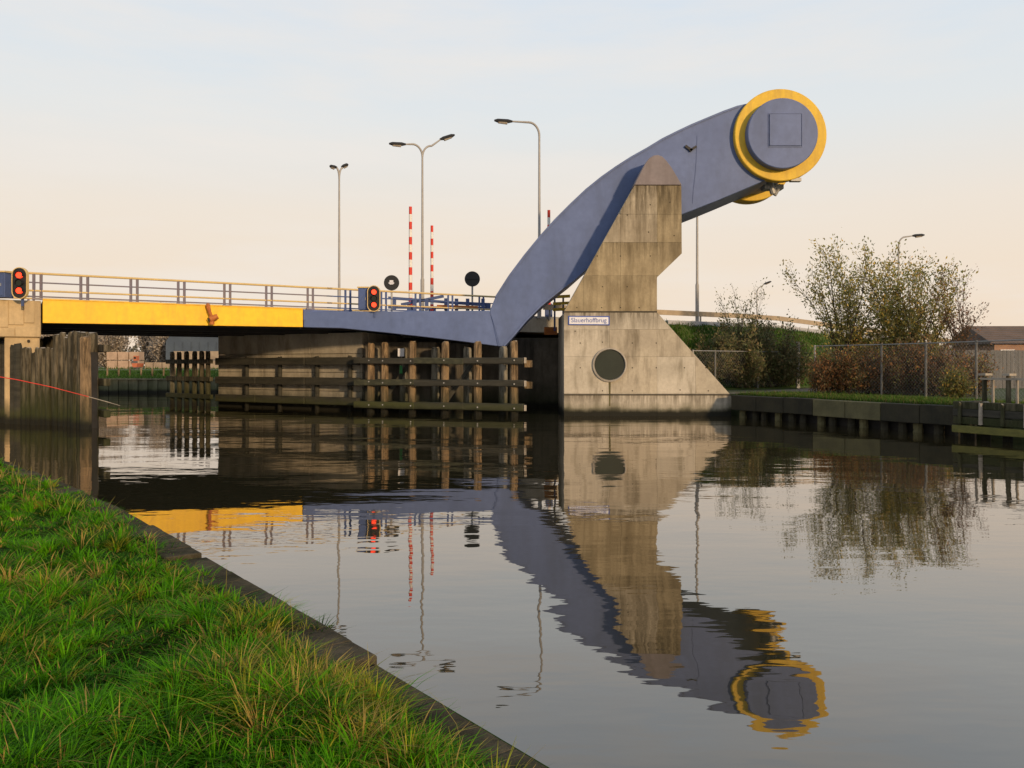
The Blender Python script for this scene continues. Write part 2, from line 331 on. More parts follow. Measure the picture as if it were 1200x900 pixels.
def grass():
    """tufts: each a fan of arching blades with its own length, lean and colour, over a short thatch"""
    g1 = np.array([.050, .19, .003]); g2 = np.array([.115, .34, .004]); g3 = np.array([.018, .065, .004]); dry = np.array([.44, .30, .075]); ol = np.array([.27, .27, .022])
    nt_ = 17000; y = 2.5 + 24 * rng.uniform(0, 1, nt_) ** 1.7; x = np.minimum(rng.uniform(-1, 1, nt_) * (y * .72 + .6), 4)
    d = edge_dist(x, y); big = .5 + .5 * np.sin(x * 1.7 + 2 * np.sin(y * 1.1)) * np.sin(y * 1.9 + 1.4 * np.sin(x * 1.3))
    k = (d > .06 + .30 * np.clip((9 - y) / 3, 0, 1) * (big < .75)) & (x < y * .68 + .5); x, y, d, big = x[k], y[k], d[k], big[k]; nt_ = len(x)
    rim = np.exp(-((d - .55) / .45) ** 2); near = np.clip((8 - y) / 3.5, 0, 1)
    th = rng.gamma(9, .0145, nt_) * (.42 + 1.05 * big) * (1 + .55 * rim * near * (.2 + big)); th = np.clip(th * .92, .04, .24) * np.clip(.55 + d, .55, 1)
    q = rng.uniform(0, 1, nt_); tc_ = g1 + (g2 - g1) * rng.uniform(0, 1, (nt_, 1)); m_ = q < .2; tc_[m_] = g3
    py_ = .05 + .38 * rim * (.12 + near) * (.3 + big) + .18 * (big > .85); m_ = rng.uniform(0, 1, nt_) < py_; tc_[m_] = ol; m_ = rng.uniform(0, 1, nt_) < py_ * .34; tc_[m_] = dry
    nb = np.clip(rng.normal(38, 12, nt_) * np.clip(1.5 - y / 16, .5, 1.4), 12, 90).astype(int); idx = np.repeat(np.arange(nt_), nb); n = len(idx)
    rad = np.abs(rng.normal(0, .050, n)) + .01; az_ = rng.uniform(0, 2 * np.pi, n); wind = rng.normal(0, .5, nt_)[idx]
    bx = x[idx] + np.cos(az_) * rad; by = y[idx] + np.sin(az_) * rad
    h = th[idx] * rng.uniform(.45, 1.25, n); lean = np.clip(.25 + rad * 9 + rng.normal(.25, .3, n), .1, 1.7)
    tt = tc_[idx] * rng.uniform(.65, 1.35, (n, 1)); q = rng.uniform(0, 1, n); m_ = q < .07; tt[m_] = dry * rng.uniform(.5, 1.1, (m_.sum(), 1))
    w = .0045 + .0050 * rng.uniform(0, 1, n) + .00055 * by
    me = blades('grass', bx, by, turf_z(bx, by) - .015, h, w, lean, tt, a=az_ + wind * .5)
    o = bpy.data.objects.new('grass', me); COL.objects.link(o); o['kind'] = 'stuff'; o['label'] = 'thick wet green grass tufts with dry yellow tips on the near canal bank'; o['category'] = 'grass'
    n = 130000; y = 2.5 + 24 * rng.uniform(0, 1, n) ** 1.7; x = np.minimum(rng.uniform(-1, 1, n) * (y * .72 + .6), 4); d = edge_dist(x, y); k = (d > .10 + .14 * np.clip((9 - y) / 3, 0, 1)) & (x < y * .68 + .5); x, y = x[k], y[k]; n = len(x)
    tt = g1 * rng.uniform(.5, 1.3, (n, 1)); m_ = rng.uniform(0, 1, n) < .25; tt[m_] = dry * rng.uniform(.25, .7, (m_.sum(), 1))
    me = blades('grass_thatch', x, y, turf_z(x, y) - .01, rng.uniform(.03, .085, n), .006 + .0006 * y, rng.uniform(.8, 2.2, n), tt)
    o = bpy.data.objects.new('grass_thatch', me); COL.objects.link(o); o['kind'] = 'stuff'; o['label'] = 'short matted grass and dead thatch between the tufts on the near bank'; o['category'] = 'grass'
    # taller single stalks standing over the edge
    n = 90; s_ = rng.uniform(0, 1, n); i = rng.integers(1, 3, n); a = EN[i]; b = EN[i + 1]; p = a + (b - a) * s_[:, None]; nn = np.stack([-(b - a)[:, 1], (b - a)[:, 0]], 1); nn /= np.linalg.norm(nn, axis=1)[:, None]
    p = p + nn * rng.uniform(.25, .9, (n, 1)); z = turf_z(p[:, 0], p[:, 1])
    me = blades('grass_stalks', p[:, 0], p[:, 1], z, rng.uniform(.22, .42, n), .004 + .0005 * p[:, 1], rng.uniform(.2, .75, n), np.array([.26, .22, .06]) * rng.uniform(.6, 1.3, (n, 1)))
    o = bpy.data.objects.new('grass_stalks', me); COL.objects.link(o); o['kind'] = 'stuff'; o['label'] = 'tall pale seed stalks standing over the near bank edge'; o['category'] = 'grass stalks'
grass()
# bank edging: worn slabs end to end along the near bank
be = thing('bank_edging', 'dark worn slab edging between the near grass bank and the water', 'bank edging', (EDGE[1][0], EDGE[1][1], 0))
for i in range(len(EDGE) - 2):
    a = Vector((*EDGE[i], 0)); b = Vector((*EDGE[i + 1], 0)); L = (b - a).length; n = max(1, round(L / 1.9)); d = (b - a) / L; nr = Vector((-d.y, d.x, 0))
    for k in range(n):
        p0 = a + d * (L * k / n + .015); p1 = a + d * (L * (k + 1) / n - .015); j = random.uniform(-.07, .07); dz = random.uniform(-.05, .02)
        mb = MB(); bm_pts = []
        m_ = 5
        for q in range(m_):
            s0 = q / m_; s1 = (q + 1) / m_; c0 = p0 + (p1 - p0) * s0; c1 = p0 + (p1 - p0) * s1
            jj = j + random.uniform(-.006, .006)
            mb.beam(c0 + nr * (.17 + jj) + Vector((0, 0, .19 + dz)), c1 + nr * (.17 + jj) + Vector((0, 0, .19 + dz + random.uniform(-.006, .006))), .37, .46)
        link('edge_slab', mb, M_kerb, be, bevel=.012)

# ------------------------------------------------------------------ timber helpers
def post(parent, x, y, z0, z1, w, m, name='pile', lean=0, round_=False, top=True):
    mb = MB(); a = random.uniform(-.25, .25) + RZ; lx = random.uniform(-lean, lean); ly = random.uniform(-lean, lean)
    n = 8; h = w / 2; zs = [z0] + [max(0, z0) + (z1 - max(0, z0)) * q for q in (.0, .25, .5, .75, .97)] + [z1 + .0]; base = []
    for k in range(n):
        th = 2 * math.pi * (k + .5) / n; base.append((1.0 if round_ else 1.12) * (1 + random.uniform(-.06, .06)))
    for i, zz in enumerate(zs):
        fq = (zz - z0) / (z1 - z0); sc = (1 - .10 * fq) * (.8 if i == len(zs) - 1 else 1)
        for k in range(n):
            th = 2 * math.pi * (k + .5) / n; q = h * base[k] * sc * (1 + random.uniform(-.09, .09)); cx_, cy_ = math.cos(th) * q, math.sin(th) * q
            if not round_: cx_ = max(-h * .96 * sc, min(h * .96 * sc, cx_)); cy_ = max(-h * .96 * sc, min(h * .96 * sc, cy_))
            zj = random.uniform(-.05, .03) if i == len(zs) - 1 else 0
            mb.v.append((x + lx * fq + cx_ * math.cos(a) - cy_ * math.sin(a), y + ly * fq + cx_ * math.sin(a) + cy_ * math.cos(a), zz + zj))
    for i in range(len(zs) - 1):
        for k in range(n): mb.f.append((i * n + k, i * n + (k + 1) % n, (i + 1) * n + (k + 1) % n, (i + 1) * n + k)); mb.m.append(0)
    q = (len(zs) - 1) * n; mb.f.append(tuple(q + k for k in range(n))); mb.m.append(1 if top else 0)
    return link(name, mb, [m, M_woodtop], parent)

# ------------------------------------------------------------------ left pier fender (close-set piles) and left abutment
lp = thing('pile_fender', 'dark close-set timber pile fender below the left bridge abutment', 'timber fender', (-18, 33, 0))
A = Vector((-15.9, 30.4, 0)); B = Vector((-18.3, 32.5, 0)); C = Vector((-22.6, 32.9, 0))
for i in range(7):
    p = A.lerp(B, (i + .3) / 6.8); post(lp, p.x, p.y + random.uniform(-.06, .06), -1.5, 3.62 + random.uniform(-.14, .08), .42 if i == 0 else random.uniform(.30, .38), M_wood2 if i == 0 else M_wood, lean=.04)
C0 = Vector((-19.9, 32.9, 0)); C1 = Vector((-24.5, 36.4, 0))
for i in range(7):
    p = B.lerp(C0, (i + .2) / 6.6); post(lp, p.x, p.y + random.uniform(-.06, .06), -1.5, 3.16 - .02 * i + random.uniform(-.16, .10), random.uniform(.22, .34), M_wood, lean=.05)
for i in range(13):
    p = C0.lerp(C1, (i + .6) / 13); post(lp, p.x, p.y, -1.5, 3.25 + random.uniform(-.06, .06), .34, M_beam, lean=.03, top=False)
mb = MB(); mb.prism([tuple(A + Vector((-.15, .35, -1.5))), tuple(B + Vector((-.1, .35, -1.5))), tuple(C0 + Vector((0, .45, -1.5))), tuple(C1 + Vector((0, .4, -1.5))), tuple(C1 + Vector((0, .7, -1.5))), tuple(C0 + Vector((.1, .75, -1.5))), tuple(B + Vector((.1, .7, -1.5))), tuple(A + Vector((0, .7, -1.5)))], (0, 0, 4.4)); link('gap_shade_backing', mb, M_under, lp)  # near-black sheet added so the gaps between piles read as deep shade
E_ = Vector((-24.2, 41.2, 0)); A2 = A + Vector((.1, .5, 0))
for i in range(19):
    p = A2.lerp(E_, (i + 1) / 19.5); post(lp, p.x, p.y, -1.5, 3.70 + random.uniform(-.05, .05), .40, M_wood, lean=.03)
for z in (3.05, 1.75, .55):
    d = (E_ - A2).normalized(); n_ = Vector((.8, .6, 0))
    mb = MB(); mb.beam(A2 - d * .35 + n_ * .26 + Vector((0, 0, z)), E_ + n_ * .30 + Vector((0, 0, z)), .24, .28); link('wale', mb, M_wood, lp, bevel=.02)

ab = thing('left_abutment', 'sunlit concrete abutment carrying the left end of the bridge', 'abutment', rd(-1, 3, 0))
mb = MB()
def slab(mb, t0, t1, w0, w1, z0, z1): return mb.prism([rd(t0, w0, z0), rd(t1, w0, z0), rd(t1, w1, z0), rd(t0, w1, z0)], (0, 0, z1 - z0))
slab(mb, -1.72, -.06, .05, 15, 3.55, ZD - .02); link('bearing_block', mb, M_conc2, ab, bevel=.03)
mb = MB(); slab(mb, -1.35, -.10, .12, 14.9, -1.5, 3.549); link('pier_wall', mb, M_conc2, ab, bevel=.03)
for t0, t1, z0, z1 in ((-1.70, -1.22, 3.95, 5.06), (-1.20, -.68, 4.06, 5.06), (-.66, -.30, 4.15, 5.06), (-1.70, -1.0, 3.57, 3.93), (-.98, -.08, 3.57, 3.98)):
    mb = MB(); slab(mb, t0, t1, .0, .06, z0, z1); link('concrete_panel', mb, M_conc2, ab, bevel=.015)
mb = MB(); mb.tube([rd(-.5, -.012, 3.4) , rd(-.5, .2, 3.4)], .06, 10); link('drain_hole', mb, M_hole, ab)
apr = thing('approach_span', 'grey concrete approach span left of the abutment', 'bridge span', rd(-10, 5, 0))
mb = MB(); slab(mb, -60, -1.75, .75, 15, 3.7, ZD - .03); link('span_slab', mb, M_pier, apr, bevel=.03)
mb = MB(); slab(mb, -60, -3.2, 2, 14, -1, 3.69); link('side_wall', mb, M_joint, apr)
mb = MB(); slab(mb, -60, -.05, 1.0, 14.2, ZD - .028, ZD + .002); link('road_surface', mb, M_asph, apr)

# ------------------------------------------------------------------ lifting bridge: deck, arm, counterweight
DA = 39.6                                          # distance of the arm's near face
br = thing('lifting_bridge', 'blue and yellow lifting bridge with curved arm and round counterweight', 'lifting bridge', rd(8, 0, 0))
TY = tpx(355)
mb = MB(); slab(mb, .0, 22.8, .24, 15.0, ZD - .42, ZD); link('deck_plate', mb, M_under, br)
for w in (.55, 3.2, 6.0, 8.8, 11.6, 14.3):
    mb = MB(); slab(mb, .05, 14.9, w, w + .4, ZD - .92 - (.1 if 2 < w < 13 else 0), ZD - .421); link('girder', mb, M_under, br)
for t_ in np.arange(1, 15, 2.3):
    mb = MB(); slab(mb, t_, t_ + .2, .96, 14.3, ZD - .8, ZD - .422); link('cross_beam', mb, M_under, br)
mb = MB(); mb.prism([rd(.0, 0, ZD - .94), rd(TY, 0, ZD - .84), rd(TY, 0, ZD + .03), rd(0, 0, ZD + .03)], V * .2)
fa = link('yellow_fascia', mb, M_yellow, br, bevel=.012)
mb = MB(); slab(mb, 0, TY, -.035, .25, ZD + .031, ZD + .06); link('fascia_lip', mb, M_yellow, br)
mb = MB(); slab(mb, TY + .03, 22.8, .02, .2, ZD - .5, ZD + .02); link('inner_fascia', mb, M_blue2, br)
mb = MB(); slab(mb, .02, 22.78, 15.01, 15.2, ZD - .9, ZD + .02); link('far_fascia', mb, M_blue2, br)
mb = MB(); slab(mb, 0, 22.78, 1.0, 14.2, ZD + .001, ZD + .012); link('road_surface', mb, M_asph, br)
# arm outline, near face
def AP(l): return [P(x, y, DA) for x, y in l]
top = [(574, 364), (581, 347), (597, 322), (615, 298), (633, 276), (651, 256), (669, 238), (687, 221), (705, 206.5), (722, 194.5), (740, 183), (758, 173), (776, 162), (794, 153), (811, 145), (829, 137.5), (847, 130), (865, 123.5), (885, 119)]
bot = [(912, 205), (893, 213), (865, 225), (836, 237), (800, 251), (780, 258), (758, 268), (735, 280), (712, 296), (690, 313), (672, 329), (652, 344.5), (633, 360), (616, 377), (601, 395), (590.5, 406.5), (583, 405.5)]
mb = MB(); mb.prism(AP(top + bot), (0, 4.4, 0)); link('arm', mb, M_blue, br, bevel=.03)
mb = MB(); mb.prism(AP([(355.5, 365.5), (574, 364), (583, 405.5), (545, 400.5), (500, 395), (450, 389.5), (400, 384.5), (355.5, 383.5)]), (0, .75, 0)); link('arm_beam', mb, M_blue, br, bevel=.02)
mb = MB(); mb.prism([P(380, 375, DA + .75), P(574, 375, DA + .75), Vector((-1.2, 44.9, P(574, 375, DA + .75).z))], (0, 0, .2)); link('deck_bracket', mb, M_blue2, br)
# weld seams on the arm, thin raised plate strips
def strip(name, pts, w, m, parent=br, D=DA, t_=.03, in_=.0):
    mb = MB()
    for a, b in zip(pts[:-1], pts[1:]): mb.beam(P(*a, D - t_ / 2 + in_), P(*b, D - t_ / 2 + in_), t_, w)
    return link(name, mb, m, parent)
strip('weld_seam', [(574.5, 366), (580, 382), (585.5, 404)], .03, M_blue)
strip('arm_flange', [(a, b + 1.2) for a, b in top[1:-1]], .09, M_blue, t_=.05)
strip('arm_flange', [(a, b - 1.4) for a, b in bot[5:-1]], .10, M_blue, t_=.05)
cab = strip('arm_mark', [(817, 159), (816.5, 172), (815.8, 190), (814.4, 207), (812.6, 222), (811.5, 238)], .016, M_blue2, t_=.02)  # thin dark strip: a lamp-shaped mark on the arm, drawn as geometry
mb = MB(); mb.beam(P(803, 171, DA - .06), P(811, 176.5, DA - .06), .1, .12); mb.beam(P(808, 177, DA - .06), P(816, 171.5, DA - .06), .1, .10); link('arm_mark_head', mb, M_dark, br)  # two short dark bars at the head of the mark
# counterweight
DC = DA - .32; ctr = P(915, 158, DC); r1 = 54 * DC / F; AY = Vector((0, 1, 0))
def drum(cx, cz, r, y0, y1, n=72):
    mb = MB(); vs = []; ch = .035
    for yy, rr in ((y0, r - ch), (y0 + ch, r), (y1 - ch, r), (y1, r - ch)):
        vs += [(cx + math.cos(2 * math.pi * k / n) * rr, yy, cz + math.sin(2 * math.pi * k / n) * rr) for k in range(n)]
    fs = [tuple(range(n))[::-1], tuple(range(3 * n, 4 * n))]
    for q in range(3):
        for k in range(n): fs.append((q * n + k, q * n + (k + 1) % n, (q + 1) * n + (k + 1) % n, (q + 1) * n + k))
    return mb.add(vs, fs)
o = link('counterweight_ring', drum(ctr.x, ctr.z, r1, DC, DC + .5), M_yellow2, br, smooth=True)
link('counterweight_ring', drum(ctr.x, ctr.z, r1, DA + 4.45, DA + 5.5), M_yellow2, br, smooth=True)
link('counterweight_drum', drum(ctr.x, ctr.z, r1 - .35, DC + .51, DA + 4.44), M_blue, br, smooth=True)
c2 = P(917.5, 156, DC - .5); r2 = 41.3 * (DC - .5) / F
ed = link('end_disc', drum(c2.x, c2.z, r2, DC - .5, DC - .005), M_blue, br, smooth=True)
mb = MB(); q = .80; cc = P(920, 152.5, DC - .5)
for a, b in (((-q, q), (q, q)), ((q, q), (q, -q)), ((q, -q), (-q, -q)), ((-q, -q), (-q, q))):
    mb.beam((cc.x + a[0], cc.y - .012, cc.z + a[1]), (cc.x + b[0], cc.y - .012, cc.z + b[1]), .022, .035)
link('access_panel_rim', mb, M_blue, ed)
mb = MB(); mb.box((cc.x, cc.y - .03, cc.z), (2 * q - .10, .06, 2 * q - .10)); link('access_panel', mb, M_blue, ed)
# small fittings below the counterweight
mb = MB(); k = P(905, 220, DA + 1.0)
mb.box(k, (.95, .6, .22)); mb.tube([k + Vector((-.2, -.2, .3)), k + Vector((0, -.2, -.35))], .16, 10); mb.tube([k + Vector((.35, -.2, .1)), k + Vector((.05, -.2, -.42))], .1, 8); mb.box(P(932, 211, DA - .1), (.5, .3, .16)); link('buffer_fitting', mb, M_galv, br)
# railings: pairs of flat posts and four rails
M_railm = mat('railing_paint', (.17, .16, .21), (.20, .17, .18), .5, 2); M_railt = mat('sunlit_railing', (.62, .46, .20), (.54, .40, .18), .5, 2)  # second colour: yellow sunlight on the rails put into the paint
def railing(parent, pr, w, mrail, mpost, bar=.05):
    for p_ in pr:
        for dt in (-.13, .13):
            mb = MB(); mb.beam(rd(p_ + dt, w, ZD + .02), rd(p_ + dt, w, ZD + 1.10), .10, .065); link('railing_post', mb, mpost, parent)
        mb = MB(); mb.beam(rd(p_ - .2, w, ZD + .065), rd(p_ + .2, w, ZD + .065), .16, .07); link('post_foot', mb, mpost, parent)
    for z, r_ in ((1.12, .05), (.74, .03), (.40, .04), (.16, .03)):
        mb = MB(); mb.tube([rd(pr[0] - 1.1, w, ZD + z), rd(pr[-1] + 1.1, w, ZD + z)], r_, 8); link('rail', mb, mrail if z in (1.12, .40) else mpost, parent)
ts = [tpx(x) for x in (44, 99, 157.5, 213, 267, 316, 364.5)]; step = (ts[-1] - ts[0]) / 6
railing(br, ts, .12, M_railt, M_railm)
railing(br, [ts[-1] + step * (k + 1) for k in range(5)], .12, M_railt, M_blue2)
railing(br, [ts[0] + 2.3 * k for k in range(10)], 14.9, M_railt, M_railm)
# guide barrier on the deck
for w in (13.8,):
    mb = MB(); mb.beam(rd(.2, w, ZD + .62), rd(22.5, w, ZD + .62), .06, .13); link('crash_barrier', mb, M_galv, br)
    for t_ in np.arange(1, 22.5, 2.4):
        mb = MB(); mb.beam(rd(t_, w + .1, ZD + .01), rd(t_, w + .1, ZD + .6), .1, .1); link('barrier_post', mb, M_blue2, br)
# navigation lamp on the yellow fascia
nl = thing('navigation_lamp', 'small orange-brown lamp on a bent bracket on the yellow girder', 'lamp', rd(tpx(246), -.1, ZD - .5))
tn = tpx(244); M_or = mat('rusty_orange_paint', (.50, .17, .03), (.32, .10, .03), .6, 5)
mb = MB(); mb.tube([rd(tn, .05, ZD + .08), rd(tn - .05, -.18, ZD + .02), rd(tn, -.25, ZD - .25), rd(tn + .08, -.25, ZD - .45)], [.09, .10, .08, .07], 8); link('bracket', mb, M_or, nl, smooth=True)
mb = MB(); mb.tube([rd(tn + .02, -.28, ZD - .62), rd(tn + .35, -.32, ZD - .46)], [.16, .12], 10); mb.tube([rd(tn + .1, -.28, ZD - .85), rd(tn + .1, -.28, ZD - .5)], .12, 10); link('lamp_housing', mb, M_or, nl, smooth=True)
mb = MB(); mb.tube([rd(tn - .02, -.3, ZD - .64), rd(tn - .06, -.3, ZD - .66)], .10, 10); link('lens', mb, M_dark, nl)

# ------------------------------------------------------------------ pylon
DP = 38.2
py = thing('pylon', 'tall weathered concrete pylon with round window supporting the blue arm', 'pylon', P(714, 487.7, DP + 1))
fin = [(661.5, 364.5), (743.5, 217.5), (798.5, 217.5), (799, 297), (770, 325), (770, 364.5)]
blk = [(661, 366), (770, 366), (855, 461.5), (857, 465), (857, 530), (661, 530)]
def XZ(l, D): return [P(x, y, D) for x, y in l]
mb = MB(); mb.prism(XZ(fin, DP + .06), (0, 1.1, 0)); link('upper_fin', mb, M_joint if False else M_conc, py, bevel=.03)
mb = MB(); mb.prism(XZ(blk, DP + .06), (0, 4.7, 0)); link('lower_block', mb, M_conc, py, bevel=.03)
finW = [(p.x, p.z) for p in XZ(fin, DP)]; blkW = [(p.x, p.z) for p in XZ(blk, DP)]
def cxz(px, py_): p = P(px, py_, DP); return p.x, p.z
def panels(poly, xs_, zs_, vs_):
    xs_ = [P(x, 0, DP).x for x in xs_]; zs_ = sorted(P(0, z, DP).z for z in zs_)
    for i in range(len(xs_) - 1):
        for j in range(len(zs_) - 1):
            g_ = .004; c = clip(list(poly), xs_[i] + g_, xs_[i + 1] - g_, zs_[j] + g_, zs_[j + 1] - g_)
            if len(c) < 3: continue
            ar = abs(sum(c[k - 1][0] * c[k][1] - c[k][0] * c[k - 1][1] for k in range(len(c)))) / 2
            if ar < .06: continue
            mb = MB(); mb.prism([(x, DP + random.uniform(-.004, .004), z) for x, z in c], (0, .058, 0)); link('concrete_panel', mb, random.choice(vs_), py)
panels(finW, [640, 684, 727, 770, 812], [364.6, 323, 284, 251, 217], [M_concA, M_concB])
panels(blkW, [655, 714, 770, 815, 860], [366, 386, 418, 461, 530], [M_conc, M_concC, M_concC])
mb = MB(); mb.prism(XZ([(661, 463.4), (857, 463.4), (856, 461.8), (661, 461.8)], DP - .02), (0, .09, 0)); link('base_ledge', mb, M_joint, py)
mb = MB(); mb.prism(XZ([(661, 366.3), (770, 366.3), (770, 364.6), (661, 364.6)], DP - .012), (0, .09, 0)); link('joint_band', mb, M_joint, py)
# tie holes
hole_me = None
for x, y in ((676, 360.5), (705, 360.5), (727, 360.5), (749, 360.5), (680, 402), (706, 401), (741, 402), (769, 402), (680, 431), (741, 431), (769, 431), (706, 458), (741, 458), (797, 457), (830, 458), (802, 431), (827, 431), (700, 300), (727, 300), (760, 272), (790, 276), (706, 336), (735, 252), (762, 240), (785, 237), (762, 300), (735, 336), (674, 388)):
    c = P(x, y, DP); pz = Vector(ORG[py.name])
    if hole_me is None:
        mb = MB(); mb.tube([pz + Vector((0, -.006, 0)), pz + Vector((0, .05, 0))], .031, 8); o_ = link('tie_hole', mb, M_hole, py); hole_me = o_
    else: o_ = hole_me.copy(); COL.objects.link(o_); o_.parent = py
    o_.location = Vector((c.x, DP, c.z)) - pz
# round window
wc = P(714.4, 427.5, DP); n = 40
mb = MB(); ro = 20.0 * DP / F; ri = 17.8 * DP / F; vs = []
for rr, yy in ((ro, DP + .01), (ro, DP - .10), (ri + .02, DP - .12), (ri, DP - .02)):
    vs += [(wc.x + math.cos(2 * math.pi * k / n) * rr, yy, wc.z + math.sin(2 * math.pi * k / n) * rr) for k in range(n)]
mb.add(vs, [(q * n + k, q * n + (k + 1) % n, (q + 1) * n + (k + 1) % n, (q + 1) * n + k) for q in range(3) for k in range(n)])
rw = link('window_rim', mb, mat('rim_concrete', (.36, .33, .28), (.28, .25, .21), .8, 3), py, smooth=True)
mb = MB(); mb.tube([(wc.x, DP - .02, wc.z), (wc.x, DP + .0, wc.z)], ri - .005, n); link('window_glass', mb, M_glass, rw)
# water stain slot under the window
mb = MB(); mb.prism(XZ([(713.3, 448), (715.7, 448), (715.2, 476), (713.8, 476)], DP - .011), (0, .02, 0)); link('drain_channel', mb, mat('mossy_stain', (.12, .11, .05), (.09, .08, .04), .95, 3), py)
# steel cap over the axle
cp = [(743, 216.8)] + [(743 + 6 * k / 4 + 0, 216.8 - 5.2 * k) for k in range(1, 5)]
cp = [(743, 216.8), (748, 207), (753, 197), (757, 190), (761, 185), (766, 182), (771, 181.3), (776, 183), (781, 188), (787, 196), (793, 206), (799.2, 216.8)]
mb = MB(); mb.prism(XZ(cp, DP - .05), (0, 1.35, 0)); link('axle_cap', mb, M_cap, py, bevel=.03)
ac = P(771, 200, DP); mb = MB(); mb.tube([(ac.x, DP + 1.2, ac.z), (ac.x, DA + 4.9, ac.z)], .42, 24); link('axle', mb, M_galv, py)
# name sign
sg = thing('name_sign', 'white bridge name sign with blue border on the pylon', 'sign', P(690, 381, DP - .04))
mb = MB(); mb.prism(XZ([(665.8, 370), (714.4, 370.3), (714.4, 381.3), (665.8, 381)], DP - .045), (0, .03, 0)); link('sign_border', mb, M_signb, sg, bevel=.02)
mb = MB(); mb.prism(XZ([(667.2, 371.3), (713, 371.6), (713, 380), (667.2, 379.7)], DP - .055), (0, .009, 0)); link('sign_plate', mb, M_signw, sg)
cu = bpy.data.curves.new('sign_text', 'FONT'); cu.body = 'Slauerhoffbrug'; cu.size = .30; cu.extrude = .003; cu.align_x = 'CENTER'; cu.align_y = 'CENTER'
to = bpy.data.objects.new('sign_text_curve', cu); COL.objects.link(to); bpy.context.view_layer.update()
me = bpy.data.meshes.new_from_object(to.evaluated_get(bpy.context.evaluated_depsgraph_get())); bpy.data.objects.remove(to)
me.materials.clear(); me.materials.append(M_signb); w_ = max(v.co.x for v in me.vertices) - min(v.co.x for v in me.vertices)
tx = bpy.data.objects.new('sign_lettering', me); COL.objects.link(tx); tx.parent = sg; k = 1.66 / w_
p = P(690, 375.4, DP - .0595) - Vector(ORG[sg.name]); tx.location = p; tx.rotation_euler = (R(90), 0, 0); tx.scale = (k, 1.0, 1)

# ------------------------------------------------------------------ centre pier and guide fender
FP = [(610, 37.9), (416, 41.6), (248, 46.8), (197, 50.2)]
FW = [Vector(((x - 600) * d / F, d, 0)) for x, d in FP]
def fx(px):                                        # point of the fender line seen on column px
    for a, b in zip(FW[:-1], FW[1:]):
        k = (px - 600) / F; d = b - a; s_ = (k * a.y - a.x) / (d.x - k * d.y)
        if -1e-4 <= s_ <= 1.0001 or (a is FW[0] and s_ < 0) or (b is FW[-1] and s_ > 1): return a + d * s_
    return FW[-1]
cpz = thing('centre_pier', 'dark streaked concrete pier under the middle of the bridge', 'bridge pier', (-13, 45, 0))
def wallpoly(l, z0, z1): return [(v.x, v.y, z0) for v in l], (0, 0, z1 - z0)
a = fx(246) + Vector((.2, .75, 0)); b = fx(416) + Vector((.25, .7, 0)); c = fx(500) + Vector((.3, 1.6, 0)); back = Vector((1.5, 4.5, 0))
for j, (z0, z1) in enumerate(((-1.5, 1.0), (1.02, 2.0), (2.02, 3.0), (3.02, 4.12))):
    k0 = 0
    for k in range(3):
        q0 = a.lerp(b, k / 3); q1 = a.lerp(b, (k + 1) / 3 - .002); o_ = Vector((0, random.uniform(0, .05), 0))
        mb = MB(); mb.prism([(v.x, v.y, z0) for v in (q0 + o_, q1 + o_, q1 + Vector((.2, .5, 0)), q0 + Vector((.2, .5, 0)))], (0, 0, z1 - z0)); link('wall_block', mb, M_pier, cpz, bevel=.015)
mb = MB(); mb.prism(*wallpoly([a + Vector((.25, .52, 0)), b + Vector((.25, .52, 0)), b + back, a + back], -1.5, 4.1)); link('pier_core', mb, M_pier, cpz)
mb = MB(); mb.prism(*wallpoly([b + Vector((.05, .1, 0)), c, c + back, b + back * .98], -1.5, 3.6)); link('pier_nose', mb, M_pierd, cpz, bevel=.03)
ra = thing('right_abutment', 'dark recessed abutment wall behind the right fender frame', 'abutment', (0, 47, 0))
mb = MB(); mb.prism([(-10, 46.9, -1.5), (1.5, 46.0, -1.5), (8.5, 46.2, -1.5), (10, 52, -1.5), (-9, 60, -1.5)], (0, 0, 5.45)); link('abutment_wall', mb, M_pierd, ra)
gf = thing('guide_fender', 'long dark timber guide fender along the centre pier', 'timber fender', (-10, 43, 0))
for z, dz in ((2.62, 0), (1.55, 0), (.52, 0)):
    for p0, p1 in ((252, 300), (300, 358), (358, 420)):
        mb = MB(); f = Vector((-.15, -.05, 0)); a_ = fx(p0); b_ = fx(p1)
        mb.beam(a_ + Vector((0, .35, z)), b_ + Vector((-.05, .35, z)), .34, .40); link('wale', mb, M_beam, gf, bevel=.02)
for px in (283, 322, 366, 405):
    p = fx(px) + Vector((.1, .62, 0)); post(gf, p.x, p.y, -1.5, 2.9, .26, M_beam, 'pile')
# open frame left end
lf = thing('timber_fender', 'small open timber pile frame at the far left end of the centre pier', 'timber fender', fx(220), group=None)
for px in (201, 209.5, 218, 227, 236, 243):
    p = fx(px); post(lf, p.x, p.y + .1, -1.5, 3.22, .30, M_woodg if px == 201 else M_wood, 'pile', lean=.02)
for z in (2.62, 1.6, .58):
    mb = MB(); mb.beam(fx(197) + Vector((0, -.14, z)), fx(249) + Vector((0, -.14, z)), .2, .26); link('wale', mb, M_wood, lf, bevel=.015)
